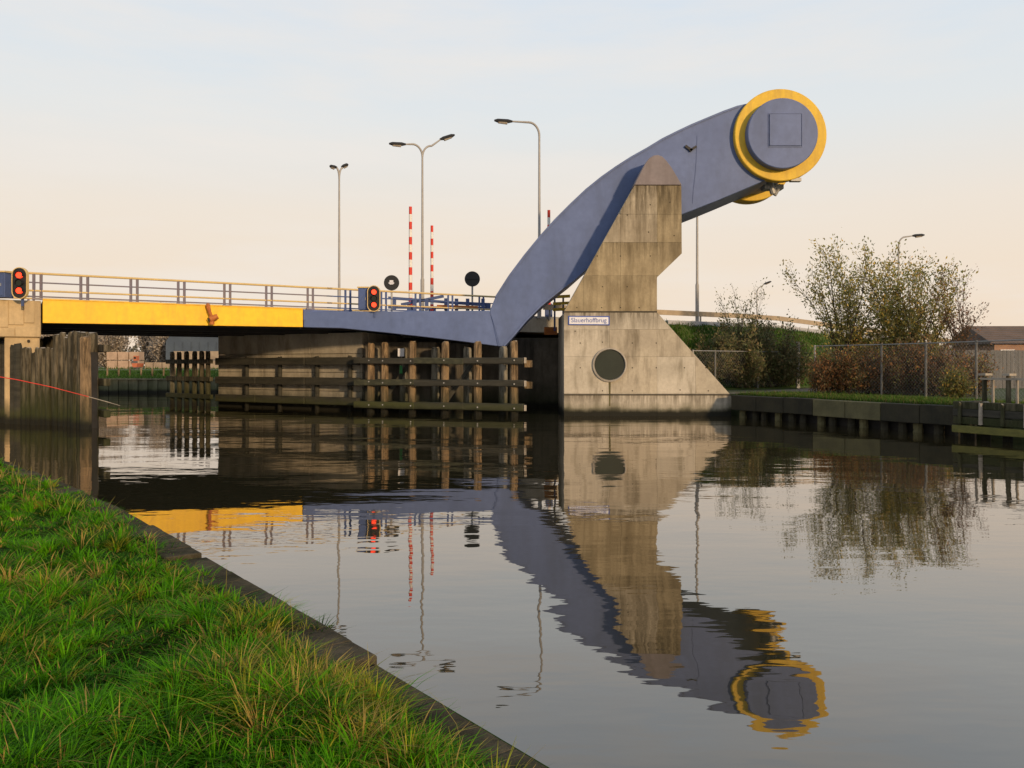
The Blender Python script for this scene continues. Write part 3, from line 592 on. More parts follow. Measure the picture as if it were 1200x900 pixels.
# open frame right end
rf = thing('timber_fender', 'heavy open timber pile frame with orange sunlit posts beside the pylon', 'timber fender', fx(520))
for px in (602.5, 560, 521, 482.5, 450, 434):
    p = fx(px); post(rf, p.x, p.y, -1.5, 3.55 + random.uniform(-.03, .03), .40, M_wood2, 'pile', lean=.04)
    p = fx(px - 11) + Vector((-.1, 1.15, 0)); post(rf, p.x, p.y, -1.5, 3.3, .44, M_woodg, 'pile', lean=.03)
for z in (2.62, 1.55, .42):
    for x0, x1 in ((417, 488), (487, 545), (544, 611)):
        j0, j1 = random.uniform(-.04, .04), random.uniform(-.04, .04)
        mb = MB(); mb.beam(fx(x0) + Vector((0, -.30, z + j0)), fx(x1) + Vector((.1 if x1 == 611 else -.02, -.30, z + j1)), .24 + random.uniform(0, .05), .30 if z > .5 else .34); link('wale', mb, random.choice([M_beam, M_beam2]), rf, bevel=.03)
    for px in (602.5, 560, 521, 482.5, 450, 434):
        mb = MB(); p = fx(px) + Vector((0, -.47, z + random.uniform(-.03, .03))); mb.tube([p, p + Vector((0, .1, 0))], .035, 8); link('bolt', mb, M_galv, rf)
    mb = MB(); mb.beam(fx(420) + Vector((0, .82, z)), fx(604) + Vector((.4, .82, z)), .22, .28); link('wale', mb, M_beam, rf, bevel=.02)
    mb = MB(); e0 = fx(611) + Vector((.12, -.30, z)); mb.box(e0 + Vector((.05, 0, 0)), (.12, .27, .27)); link('wale_end', mb, M_woodtop, rf, bevel=.01)
    if z > .5:
        mb = MB(); e0 = P(619, 448 if z < 2 else 421, 41.5); e0.z = z - .15; mb.box(e0, (.42, 1.6, .36)); link('cross_timber', mb, M_wood2, rf, bevel=.02)
for px in (541, 466):
    mb = MB(); a_ = fx(px); mb.beam(a_ + Vector((-1.1, .7, .2)), a_ + Vector((.9, .9, 3.1)), .2, .2); link('brace', mb, M_beam, rf)
mb = MB(); q_ = P(470, 413, 41.2); mb.box(q_, (.32, .06, .40)); o = link('gauge_board', mb, M_signw, rf)
mb = MB(); q_ = P(470, 433, 41.2); mb.box(q_, (.14, .05, .4)); o = link('ladder_plate', mb, mat('green_paint', (.03, .22, .06), None, .6, 3), rf)
# service platform behind the pylon foot, its sunlit orange and yellow put into the paint
sp = thing('service_platform', 'small orange-coloured railed service platform behind the pylon foot', 'platform', P(652, 372, 45))
mb = MB(); c = P(640, 388, 45.5); mb.box((c.x + .25, c.y, c.z), (.7, .8, .42)); link('platform_slab', mb, M_or, sp)
for y_ in (348, 356, 363):
    mb = MB(); mb.beam(P(648, y_, 45), P(668, y_ - 1, 45), .12, .16); link('platform_rail', mb, M_yellow2, sp)
for x_ in (650, 660):
    mb = MB(); mb.beam(P(x_, 388, 45.1), P(x_, 346, 45.1), .1, .1); link('platform_post', mb, M_blue2, sp)
# hydraulic cylinder from lower block to the arm
mb = MB(); mb.tube([(P(676, 0, DP).x, DA + 2.2, 4.8), (P(716, 0, DP).x, DA + 2.2, 8.0)], .28, 16)
link('hydraulic_cylinder', mb, M_dark, py, smooth=True)

# ------------------------------------------------------------------ ship signals
def ship_signal(loc, label):
    s_ = thing('ship_signal', label, 'signal light', loc, 'red ship signals on the bridge')
    h = 1.22; w = .56; n = 10; L = Vector(loc); pl = []
    for k in range(n + 1): a_ = math.pi * k / n; pl.append((math.cos(a_) * w / 2, h - w / 2 + math.sin(a_) * w / 2))
    for k in range(n + 1): a_ = math.pi + math.pi * k / n; pl.append((math.cos(a_) * w / 2, w / 2 + math.sin(a_) * w / 2))
    mb = MB(); mb.prism([(L.x + x, L.y, L.z + z) for x, z in pl], (0, .12, 0)); link('backing_board', mb, M_dark, s_)
    mb = MB(); vs = [(L.x + x * 1.0, L.y - .03, L.z + z) for x, z in pl] + [(L.x + x * 1.12, L.y - .03, L.z + h / 2 + (z - h / 2) * 1.05) for x, z in pl]; m_ = len(pl)
    mb.add(vs + [(v[0], v[1] + .14, v[2]) for v in vs[m_:]], [(k, (k + 1) % m_, m_ + (k + 1) % m_, m_ + k) for k in range(m_)] + [(m_ + k, m_ + (k + 1) % m_, 2 * m_ + (k + 1) % m_, 2 * m_ + k) for k in range(m_)]); link('board_rim', mb, M_railt, s_)
    for z, m in ((.92, E_red), (.61, M_glass), (.30, E_red)):
        mb = MB(); mb.tube([(L.x + .02, L.y - .10, L.z + z), (L.x + .02, L.y - .001, L.z + z)], .12, 16); link('signal_lens', mb, m, s_)
        mb = MB(); n = 12; vs = [(L.x + .02 + math.cos(a_) * .15, L.y - y_, L.z + z + math.sin(a_) * .15) for y_ in (.001, .14) for a_ in np.linspace(-.3, math.pi + .3, n)]
        mb.add(vs, [(k, k + 1, n + k + 1, n + k) for k in range(n - 1)]); link('visor', mb, M_dark, s_)
    mb = MB(); mb.beam(L + Vector((0, .2, -.3)), L + Vector((0, .2, 1.0)), .08, .08); link('mount_post', mb, M_blue2, s_)
    return s_
p = P(23, 349.5, 32.6); ship_signal(p, 'two red ship lights on the left concrete abutment')
p = P(438, 364.5, 39.4); ship_signal(p, 'two red ship lights on the blue beam in mid bridge')
for (x0, x1, y0, y1, D, lb) in ((-8, 11, 320, 349, 32.9, 'blue control cabinet left of the red lights on the abutment'), (421, 432, 338, 363.5, 39.9, 'blue control cabinet behind the mid-bridge red lights')):
    c = P((x0 + x1) / 2, (y0 + y1) / 2, D); sz = ((x1 - x0) * D / F, .6, (y1 - y0) * D / F); cb = thing('control_cabinet', lb, 'cabinet', (c.x, c.y, c.z - sz[2] / 2))
    mb = MB(); mb.box(c, sz); link('cabinet_body', mb, M_blue2, cb, bevel=.02)
    mb = MB(); mb.box(c + Vector((0, 0, sz[2] / 2 + .03)), (sz[0] + .08, .7, .06)); link('cabinet_roof', mb, M_railt, cb)
    mb = MB(); mb.box(c + Vector((0, -.31, 0)), (sz[0] * .8, .03, sz[2] * .85)); dr = link('cabinet_door', mb, M_blue2, cb, bevel=.008)
    mb = MB(); mb.box(c + Vector((sz[0] * .28, -.335, 0)), (.03, .03, .12)); link('handle', mb, M_galv, dr)

# ------------------------------------------------------------------ road beyond the bridge and its embankment
road = thing('road_span', 'fixed road span joining the lifting deck to the embankment', 'bridge span', rd(24, 7, 4))
mb = MB(); slab(mb, 22.85, 34, .05, 15.2, ZD - .8, ZD); link('span_slab', mb, M_pier, road)
def ribbon(mb, t0, t1, w0, w1, za, zb):
    ts2 = list(np.linspace(t0, t1, max(2, int((t1 - t0) / 4)))); b0 = len(mb.v)
    for t_ in ts2:
        z = zr(t_) - 5.1 + ZD
        mb.v += [tuple(rd(t_, w0, z + za)), tuple(rd(t_, w1, z + za)), tuple(rd(t_, w1, z + zb)), tuple(rd(t_, w0, z + zb))]
    for i in range(len(ts2) - 1):
        for k in range(4): mb.f.append((b0 + i * 4 + k, b0 + (i + 1) * 4 + k, b0 + (i + 1) * 4 + (k + 1) % 4, b0 + i * 4 + (k + 1) % 4)); mb.m.append(0)
    mb.f += [(b0, b0 + 1, b0 + 2, b0 + 3), tuple(b0 + 4 * (len(ts2) - 1) + k for k in range(4))]; mb.m += [0, 0]
mb = MB(); ribbon(mb, 22.82, 150, 1.0, 14.2, .001, .012); struct('road', mb, M_asph)
mb = MB()
for k in range(28): ribbon(mb, 1 + k * 4.5, 3.4 + k * 4.5, 7.5, 7.65, .014, .018)
struct('lane_marking', mb, M_white)
mb = MB(); ribbon(mb, 22.9, 150, 14.3, 15.1, .001, .13); ribbon(mb, 22.9, 150, .1, .92, .001, .13); struct('kerb', mb, M_galv)
ts_ = np.linspace(31, 150, 90); ws_ = np.array([-6.5, -5.6, -4.6, -3.4, -2.2, -1.2, -.5, -.1, 15.3, 22]); mb = MB()
for i, t_ in enumerate(ts_):
    for w in ws_:
        base = 1.02; z = base + (zr(t_) - .05 - base) * np.clip((w + 5.7) / 5.2, 0, 1) if w < 5 else (zr(t_) - .05 if w < 16 else 1.02)
        if -5.4 < w < -.3: z += .10 * math.sin(t_ * 1.9 + w * 2)
        if t_ < 33: z = min(z, 1.02 + max(0, (t_ - 30.5)) * 1.6)
        mb.v.append(tuple(rd(t_, w, z)))
nw = len(ws_)
for i in range(len(ts_) - 1):
    for j in range(nw - 1): mb.f.append((i * nw + j, (i + 1) * nw + j, (i + 1) * nw + j + 1, i * nw + j + 1)); mb.m.append(0)
struct('embankment', mb, M_grass, smooth=True)
M_tan = mat('weathered_rail', (.40, .32, .22), (.30, .24, .17), .6, 1)
grl = thing('guard_rail', 'pale steel guard rail along the road on the embankment', 'guard rail', rd(34, 0, ZD))
for t0 in np.arange(25, 120, 4.0):
    mb = MB(); mb.beam(rd(t0, -.1, zr(t0) + .66), rd(t0 + 3.97, -.1, zr(t0 + 3.97) + .66), .07, .32); link('rail_plate', mb, M_tan, grl)
    mb = MB(); mb.beam(rd(t0 + .5, .0, zr(t0) - .1), rd(t0 + .5, .0, zr(t0) + .62), .1, .1); link('rail_post', mb, M_galv, grl)
# parked-up white kerb wall of the road (pale band under the guard rail)
mb = MB(); ribbon(mb, 34.1, 120, -.62, -.35, -.4, .14); o = link('kerb_wall', mb, mat('pale_kerb', (.42, .43, .47), (.36, .37, .40), .8, 1), grl)

# ------------------------------------------------------------------ street lamps
def lamp(px, D, py_top, zb, arms, label, r=.12, hl=1.0):
    loc = Vector(((px - 600) * D / F, D, zb)); zt = CAMZ + (HY - py_top) * D / F
    L = thing('street_lamp', label, 'street lamp', tuple(loc), 'street lamps along the road')
    single = len(arms) == 1; zc = zt - .55
    mb = MB(); mb.tube([loc, loc + Vector((0, 0, (zc - zb) * .25)), loc + Vector((0, 0, (zc - zb) * .26)), (loc.x, loc.y, zc - .3)], [r, r, r * .72, r * .5], 12); link('pole', mb, M_lampm, L, smooth=True)
    for ax, ay, rise in arms:
        d = Vector((ax, ay, 0)); ln = d.length; base = Vector((loc.x, loc.y, zc - .3)); pts = []
        for k in range(9):
            a_ = math.pi / 2 * k / 8; pts.append(base + d.normalized() * (min(.6, ln * .9) * (1 - math.cos(a_))) + Vector((0, 0, .75 * math.sin(a_))))
        end = pts[-1] + d * (max(0.02, ln - min(.6, ln * .9)) / ln) + Vector((0, 0, rise)); pts.append(end)
        mb = MB(); mb.tube(pts, [.065] * 9 + [.045], 8); link('arm', mb, M_lampm, L, smooth=True)
        dn = (d.normalized() + Vector((0, 0, rise / max(ln, .1)))).normalized()
        mb = MB(); mb.tube([end - dn * .1, end + dn * .15 * hl, end + dn * .75 * hl, end + dn * .95 * hl], [.06, .12, .12, .05], 8); hd = link('lamp_head', mb, M_dark, L, smooth=True)
        mb = MB(); mb.tube([end + dn * .2 * hl + Vector((0, 0, -.11)), end + dn * .72 * hl + Vector((0, 0, -.07))], .09, 6); link('lamp_glass', mb, M_woodtop, hd)
    return L
lamp(397.5, 56, 195, ZD - .1, [(-.22, -.10, .02), (.22, .10, .12)], 'double-headed lamp nearest the left, its heads seen end-on', hl=.45)
lamp(495, 51, 168, ZD, [(-1.1, -.35, -.05), (1.15, .45, .5)], 'double-headed lamp with spread arms between the two striped booms')
lamp(632, 46.7, 142, ZD, [(-1.65, -.3, 0)], 'single-armed lamp rising behind the lower blue arm, head pointing left')
lamp(817, 53.2, 176, ZD - .2, [(-1.4, -.4, 0)], 'lamp pole right of the pylon with its head hidden by the blue arm')
lamp(887, 100, 335, .9, [(.95, .1, .35)], 'small distant lamp above the embankment right of the pylon', .13)
lamp(1053, 66, 276, .9, [(1.25, .1, .1)], 'lamp rising behind the willow bushes on the right bank', .13)
# ------------------------------------------------------------------ booms (raised barrier arms)
def boom(px, D, ytop, label, ybase=None):
    x = (px - 600) * D / F; zt = CAMZ + (HY - ytop) * D / F; B_ = thing('barrier_boom', label, 'barrier boom', (x, D, ZD), 'raised red and white barrier booms')
    mb = MB(); mb.box((x, D + .1, ZD + .55), (.45, .5, 1.1)); link('boom_cabinet', mb, M_blue2, B_, bevel=.03)
    z = ZD + .9; k = 0; seg = (zt - z) / 13
    while k < 13:
        mb = MB(); mb.tube([(x, D - .2, z), (x, D - .2, z + seg * .999)], .115 - .002 * k, 10); link('boom_stripe', mb, M_red if k % 2 == 0 else M_white, B_, smooth=True); z += seg; k += 1
boom(481.5, 49, 243, 'taller striped boom standing upright left of the spread lamp')
boom(506.5, 54, 265, 'shorter striped boom standing upright right of the spread lamp')
boom(643, 50, 247, 'striped boom whose tip shows above the lower blue arm')
# ------------------------------------------------------------------ round traffic signs seen from behind
def rsign(px, D, pyc, label, star=False, post_m=M_galv):
    c = P(px, pyc, D); s_ = thing('round_sign', label, 'traffic sign', (c.x, c.y, ZD)); r_ = 9 * D / F
    mb = MB(); mb.tube([(c.x, D, ZD), (c.x, D, c.z - r_ * .6)], .055, 8); link('sign_post', mb, M_galv, s_)
    mb = MB(); mb.tube([(c.x, D - .06, c.z), (c.x, D - .03, c.z)], r_, 28); pl_ = link('sign_plate', mb, M_dark, s_)
    mb = MB()
    if star: mb.box((c.x, D - .09, c.z + .02), (.2, .05, .24)); mb.box((c.x, D - .1, c.z - .02), (.3, .03, .08)); link('clamp', mb, M_signw, s_)
    else: mb.box((c.x, D - .08, c.z), (r_ * 1.6, .04, .05)); link('clamp', mb, M_dark, s_)
rsign(459, 45.5, 331.5, 'round black sign with a pale clamp beside the mid-bridge cabinet', True)
rsign(553.5, 48, 327, 'plain round black sign on a post near the foot of the blue arm')
# small machine cabinets and a sloped barrier on the road near the arm's foot
rb = thing('road_barrier', 'blue steel barrier frame on the road left of the arm foot', 'barrier', rd(21, 4, ZD))
for i, (a_, b_) in enumerate((((455, 349), (575, 358)), ((470, 357), (520, 347)), ((455, 360), (575, 361)))):
    mb = MB(); mb.beam(P(*a_, 47.5), P(*b_, 47.5), .12, .16); link('barrier_bar', mb, M_blue2, rb)
for x in (462, 486, 500, 523, 535, 548, 566):
    mb = MB(); mb.beam(P(x, 364, 47.3), P(x, 350, 47.3), .2, .2 if x != 523 else .6); link('barrier_post', mb, M_blue2, rb)
mb = MB(); mb.beam(P(512, 359, 46.9), P(560, 360.5, 46.9), .1, .18); link('reflector_strip', mb, M_or, rb)

# ------------------------------------------------------------------ right quay
q0 = Vector((10.15, 37.45, 0)); q1 = Vector((15.05, 27.0, 0)); qd = (q1 - q0).normalized(); qn = Vector((-qd.y, qd.x, 0))   # qn points to land
if qn.x < 0: qn = -qn
qu = thing('quay_edge', 'dark concrete quay edge on short piles along the right bank', 'quay', (q0.x, q0.y, 0))
L = (q1 - q0).length; M_quay = mat('quay_concrete', (.040, .036, .023), (.022, .021, .015), .9, 1.3, bump=.5, bscale=14, streak=((.035, .035, .02), .6)); M_quayp = mat('sunlit_quay_concrete', (.13, .12, .06), (.08, .075, .04), .9, 1.3, bump=.5, bscale=14)  # paler copy: sunlight on two cap slabs and some stubs put into the colour
nS = 7
for k in range(nS):
    a_ = q0 + qd * (L * k / nS + .01); b_ = q0 + qd * (L * (k + 1) / nS - .01); dz = random.uniform(-.015, .015)
    mb = MB(); mb.beam(a_ + qn * .2 + Vector((0, 0, .69 + dz)), b_ + qn * .2 + Vector((0, 0, .69 + dz)), .5, .66); link('cap_slab', mb, M_quayp if k in (3, 4) else M_quay, qu, bevel=.02)
for k in range(15):
    p = q0 + qd * (L * (k + .5 + random.uniform(-.15, .15)) / 15) + qn * .30; post(qu, p.x, p.y, -1.5, .36, .34, M_quay if k % 3 else M_quayp, 'stub_pile', round_=True)
mb = MB(); mb.beam(q0 + qn * .6 + Vector((0, 0, -.2)), q1 + qn * .6 + Vector((0, 0, -.2)), .1, 1.5); link('gap_shade_sheet', mb, M_under, qu)  # dark sheet standing in for the shade under the cap
# timber bulwark at the right edge
q2 = q1 + qd * 7.5; bw = thing('timber_bulwark', 'mossy stacked timber bulwark at the far right of the bank', 'bulwark', (q1.x, q1.y, 0)); fo = qn * -.45
for j, (z, m) in enumerate(((.32, mat('mossy_timber', (.16, .15, .04), (.10, .10, .03), .9, 3, (1, 1, 3), bump=.5, bscale=15)), (.60, M_wood), (.86, M_beam), (1.10, M_wood))):
    for k in range(3):
        a_ = q1 + qd * (2.5 * k + .02) + fo; b_ = q1 + qd * (2.5 * k + 2.47) + fo
        mb = MB(); mb.beam(a_ + Vector((0, 0, z)), b_ + Vector((0, 0, z)), .26 + (.12 if j == 0 else 0), .235); link('stacked_timber', mb, m, bw, bevel=.015)
for k in range(11):
    p = q1 + qd * (.15 + .72 * k) + fo + qn * .3; post(bw, p.x, p.y, -1.5, 1.2, .30, M_wood, 'pile')
for k in range(11):
    p = q1 + qd * (.3 + .72 * k) + fo - qn * .17; post(bw, p.x, p.y, .5, 1.18, .12, M_woodtop if k % 2 else M_wood, 'cleat')
mb = MB(); mb.beam(q1 + qn * .2 + fo + Vector((0, 0, 1.05)), q1 + qn * 1.5 + fo + Vector((0, 0, 1.05)), .3, .3); link('return_timber', mb, M_beam, bw)
# wooden hand rail on the bulwark
hr = thing('wooden_railing', 'low wooden railing with pale top board on the mossy bulwark', 'railing', (q1.x + .5, q1.y, 1.1)); hs = []
for k in range(9):
    p = q1 + qd * (.55 + .80 * k) + qn * .25; hs.append(p); post(hr, p.x, p.y, 1.05, 2.06, .15, M_wood, 'railing_post')
    p2 = p + qd * .22 + qn * .1; post(hr, p2.x, p2.y, 1.05, 2.0, .09, M_woodtop, 'railing_post')
mb = MB(); mb.beam(hs[0] - qd * .1 + Vector((0, 0, 1.96)), hs[-1] + Vector((0, 0, 1.96)), .16, .07); link('top_board', mb, M_woodtop, hr)
mb = MB(); mb.beam(hs[0] - qd * .1 + Vector((0, 0, 2.1)), hs[0] + qd * .15 + Vector((0, 0, 2.1)), .34, .07); link('post_cap', mb, M_woodtop, hr)
mb = MB(); mb.beam(hs[1] - qd * .1 + Vector((0, 0, 2.1)), hs[1] + qd * .15 + Vector((0, 0, 2.1)), .34, .07); link('post_cap', mb, M_woodtop, hr)
# path and grass on the right bank
mb = MB(); mb.prism([(10.6, 40.6, 1.0), (11.6, 38.9, 1.0), (17.2, 44.6, 1.0), (21, 49, 1.0), (20, 51.2, 1.0)], (0, 0, .008)); struct('path', mb, M_path)
mb = MB(); mb.prism([tuple(q0 + qn * .46 + Vector((0, 0, .8))) , tuple(q1 + qn * .46 + Vector((0, 0, .8))), tuple(q1 + qn * 5.0 + Vector((0, 0, .8))), (17.4, 44.8, .8), (11.6, 38.9, .8)], (0, 0, .204)); struct('verge', mb, M_grass)
n = 26000; s_ = rng.uniform(-.02, 1.05, n); o_ = rng.uniform(.42, 3.4, n) ** 1; px_ = q0.x + qd.x * L * s_ + qn.x * o_; py_ = q0.y + qd.y * L * s_ + qn.y * o_
tt = np.array([.06, .12, .016]) * rng.uniform(.5, 1.4, (n, 1)); m_ = rng.uniform(0, 1, n) < .25; tt[m_] = np.array([.16, .14, .05]) * rng.uniform(.6, 1.2, (m_.sum(), 1))
me = blades('verge_grass', px_, py_, np.full(n, 1.0), rng.gamma(6, .022, n), np.full(n, .022), rng.uniform(.1, .7, n), tt)
o = bpy.data.objects.new('verge_grass', me); COL.objects.link(o); o['kind'] = 'stuff'; o['label'] = 'short grass along the right quay edge'; o['category'] = 'grass'
# rough grass on the embankment slope
n = 46000; t_ = 31.5 + 62 * rng.uniform(0, 1, n) ** 1.3; w_ = rng.uniform(-5.7, -.4, n); z_ = 1.02 + (np.maximum(1.25, 5.1 - .06 * np.maximum(0, t_ - 44)) - .05 - 1.02) * np.clip((w_ + 5.7) / 5.2, 0, 1) - .02
x_ = O.x + U.x * t_ + V.x * w_; y_ = O.y + U.y * t_ + V.y * w_; z_ = np.where(t_ < 33, 1.0 + (z_ - 1) * (t_ - 31) / 2, z_)
tt = np.array([.050, .115, .014]) * rng.uniform(.6, 1.4, (n, 1)); m_ = rng.uniform(0, 1, n) < .2; tt[m_] = np.array([.12, .12, .04])
me = blades('slope_grass', x_, y_, z_, rng.gamma(6, .035, n), np.full(n, .045), rng.uniform(.2, .8, n), tt)
o = bpy.data.objects.new('slope_grass', me); COL.objects.link(o); o['kind'] = 'stuff'; o['label'] = 'rough green grass on the road embankment slope'; o['category'] = 'grass'

# ------------------------------------------------------------------ chain-link fences (mesh wires as real diagonals)
def chain_fence(name, label, pts, h, nposts, zg=1.0, cell=.16, wr=.008, extra=None):
    f_ = thing(name, label, 'fence', (pts[0].x, pts[0].y, zg)); tot = sum((b - a).length for a, b in zip(pts[:-1], pts[1:]))
    for a, b in zip(pts[:-1], pts[1:]):
        L_ = (b - a).length; d = (b - a) / L_; n = max(1, round(L_ / nposts)); nn = Vector((-d.y, d.x, 0))
        for k in range(n + 1):
            p = a + d * (L_ * k / n); mb = MB(); mb.tube([p + Vector((0, 0, zg - .3)), p + Vector((0, 0, zg + h + .05))], .055, 8); link('fence_post', mb, M_galv, f_, smooth=True)
        mb = MB(); mb.tube([a + Vector((0, 0, zg + h)), b + Vector((0, 0, zg + h))], .028, 6); link('top_rail', mb, M_galv, f_)
        mb = MB(); m_ = int(L_ / cell)
        def seg(p_, q_):
            w = wr; mb.add([p_ + nn * w, p_ - nn * w * .5 + d * w, p_ - nn * w * .5 - d * w, q_ + nn * w, q_ - nn * w * .5 + d * w, q_ - nn * w * .5 - d * w], [(0, 1, 4, 3), (1, 2, 5, 4), (2, 0, 3, 5)])
        for k in range(-int(h / cell), m_):
            for sgn in (1, -1):
                x0 = k * cell if sgn > 0 else k * cell + h; x1 = x0 + h * sgn; z0 = 0.05; z1 = h
                lo, hi = min(x0, x1), max(x0, x1)
                if hi <= 0 or lo >= L_: continue
                def cut(xx): return z0 + (z1 - z0) * (xx - x0) / (x1 - x0)
                xa, xb = max(lo, 0), min(hi, L_)
                seg(a + d * xa + Vector((0, 0, zg + cut(xa))), a + d * xb + Vector((0, 0, zg + cut(xb))))
        o_ = link('wire_mesh', mb, M_galv, f_); o_['kind'] = 'stuff'
    return f_
def G(px, D): return Vector(((px - 600) * D / F, D, 0))
chain_fence('chain_link_fence', 'chain-link fence on grey posts in front of the willow bushes', [G(955, 41.5), G(1033, 38.4), G(1085, 36.2), G(1144, 33.6), G(1225, 30.4), G(1330, 27)], 2.38, 99, cell=.17, wr=.0035)
chain_fence('chain_link_fence', 'lower chain-link fence at the foot of the embankment beside the pylon', [G(812, 44.5), G(838, 45.5), G(888, 47.5), G(935, 49.5)], 2.1, 99, zg=1.1, cell=.2, wr=.003)
for px, D in ((935, 48.8),):
    p = G(px, D); mb = MB(); mb.box((p.x, p.y, 2.4), (.20, .2, 2.8)); mp_ = tag(link('gate_post', mb, M_galv, bevel=.02), 'thick pale gate post between the two chain-link fences', 'gate post')

# ------------------------------------------------------------------ trees and bushes
def plant(name, label, cat, loc, stems, leaf, leafn, tints, bark=M_bark, twig=True, leaf_el=.6, group=None, br_=.12):
    """stems: list of (dir vector, length, radius, start height fraction); each stem wanders, carries side twigs with leaves"""
    T = thing(name, label, cat, loc, group); base = Vector(loc); mbt = MB(); sites = []
    for (d, L_, r_, st) in stems:
        p = base + Vector((random.uniform(-br_, br_), random.uniform(-br_, br_), 0)) if st == 0 else base + Vector((0, 0, st))
        d = Vector(d).normalized(); n = 9; pts = [p.copy()]; rs = [r_]
        for k in range(n):
            d = (d + Vector((random.gauss(0, .10), random.gauss(0, .10), random.gauss(.03, .05)))).normalized(); p = p + d * L_ / n; pts.append(p.copy()); rs.append(r_ * (1 - .93 * (k + 1) / n))
            if k >= 1:
                for _ in range(3 if twig else 1):
                    td = (d + Vector((random.gauss(0, .42), random.gauss(0, .42), random.gauss(.1, .25)))).normalized(); tl = L_ * random.uniform(.10, .26) * (1.15 - k / n * .6)
                    t0 = pts[-2].lerp(p, random.random()); tp = [t0]; q_ = t0.copy()
                    for _k in range(3): td = (td + Vector((random.gauss(0, .15), random.gauss(0, .15), random.gauss(.08, .1)))).normalized(); q_ = q_ + td * tl / 3; tp.append(q_.copy())
                    mbt.tube(tp, [max(.006, rs[-1] * .45), .009, .007, .004], 3, caps=False)
                    sites += [(tp[i].lerp(tp[i + 1], random.random()), td) for i in range(1, 3) for _q in range(2)] + [(tp[3], td)]
        mbt.tube(pts, rs, 6, caps=False)
    if not T.get('x'): link('trunk', mbt, bark, T)
    n = leafn; idx = rng.integers(0, len(sites), n); P0 = np.array([tuple(s_[0]) for s_ in sites])[idx]; Dd = np.array([tuple(s_[1]) for s_ in sites])[idx]
    P0 = P0 + rng.normal(0, leaf * 1.2, (n, 3)); ax = Dd * .8 + rng.normal(0, leaf_el, (n, 3)); ax /= np.linalg.norm(ax, axis=1)[:, None]
    sd_ = np.cross(ax, rng.normal(0, 1, (n, 3))); sd_ /= np.linalg.norm(sd_, axis=1)[:, None]; l_ = leaf * rng.uniform(.6, 1.3, (n, 1)); w_ = l_ * .22
    Vv = np.stack([P0, P0 + ax * l_ * .5 + sd_ * w_, P0 + ax * l_, P0 + ax * l_ * .5 - sd_ * w_], 1) - np.array(tuple(base))
    tn_ = np.array(tints)[rng.integers(0, len(tints), n)] * rng.uniform(.6, 1.35, (n, 1)); me = fastmesh('crown', Vv.reshape(-1, 3), np.arange(n * 4), 4, np.repeat(tn_, 4, axis=0), M_leafm)
    o_ = bpy.data.objects.new('crown', me); COL.objects.link(o_); o_.parent = T
    return T
def fan(n, L0, L1, spread, r_=.05, st=0, up=1.0):
    out_ = []
    for k in range(n):
        a_ = 2 * math.pi * random.random(); s_ = random.uniform(.05, spread); out_.append(((math.cos(a_) * s_, math.sin(a_) * s_, up), random.uniform(L0, L1) * (1 - .25 * s_), r_ * random.uniform(.6, 1.2), st))
    return out_
WG = [(.25, .23, .09), (.18, .19, .065), (.32, .27, .11), (.15, .17, .06)]; WY = [(.36, .27, .06), (.23, .21, .05), (.42, .27, .06), (.16, .17, .045)]; BR = [(.26, .115, .045), (.20, .095, .04), (.14, .08, .045), (.34, .16, .055), (.20,.14,.07)]
DG = [(.13, .14, .05), (.17, .15, .065), (.10, .12, .045), (.20, .15, .07)]
def gz(px, D, z=1.0): return ((px - 600) * D / F, D, z)
plant('willow_tree', 'tall loose willow with pale leaves, leftmost behind the chain-link fence', 'tree', gz(993, 43.5), fan(14, 5.6, 8.2, .30, .06), .17, 7500, [tuple(c * 1.3 for c in q) for q in WG + WY[:2]])
plant('willow_tree', 'dense yellow-green willow in the middle behind the chain-link fence', 'tree', gz(1066, 41.5), fan(24, 4.4, 7.3, .42, .06), .16, 15000, [tuple(c * 1.2 for c in q) for q in WG + WY])
plant('willow_tree', 'lower rust-yellow willow between the two tall willows', 'tree', gz(1028, 42.5), fan(14, 2.4, 3.6, .6, .05), .15, 5000, WY)
plant('bare_tree', 'thin nearly bare dark tree at the right end of the willows', 'tree', gz(1126, 38.5), fan(5, 5.2, 6.4, .16, .06) + fan(6, 1.8, 2.8, .6, .03, 2.2), .12, 1500, [(.15, .07, .03), (.12, .09, .05), (.20, .09, .04)])
plant('leafy_bush', 'broad dark olive bush nearest the pylon, behind the low fence', 'bush', gz(853, 48.0, 1.1), fan(40, 1.5, 3.4, 1.1, .03), .18, 17000, DG, br_=1.2)
plant('leafy_bush', 'olive bush beside the pale gate post', 'bush', gz(913, 49.5, 1.2), fan(34, 1.4, 3.0, 1.0, .03), .18, 13000, DG, br_=.9)
plant('leafy_bush', 'dark olive bush in front of the green embankment', 'bush', gz(885, 49.0, 1.1), fan(30, 2.7, 4.6, .7, .035) + fan(34, 1.6, 2.8, 1.3, .03), .19, 22000, DG, br_=1.3)
plant('leafy_bush', 'sparse upright shrub rising above the guard rail', 'bush', gz(866, 51.0, 1.3), fan(8, 4.8, 6.4, .32, .04), .15, 1500, WG)
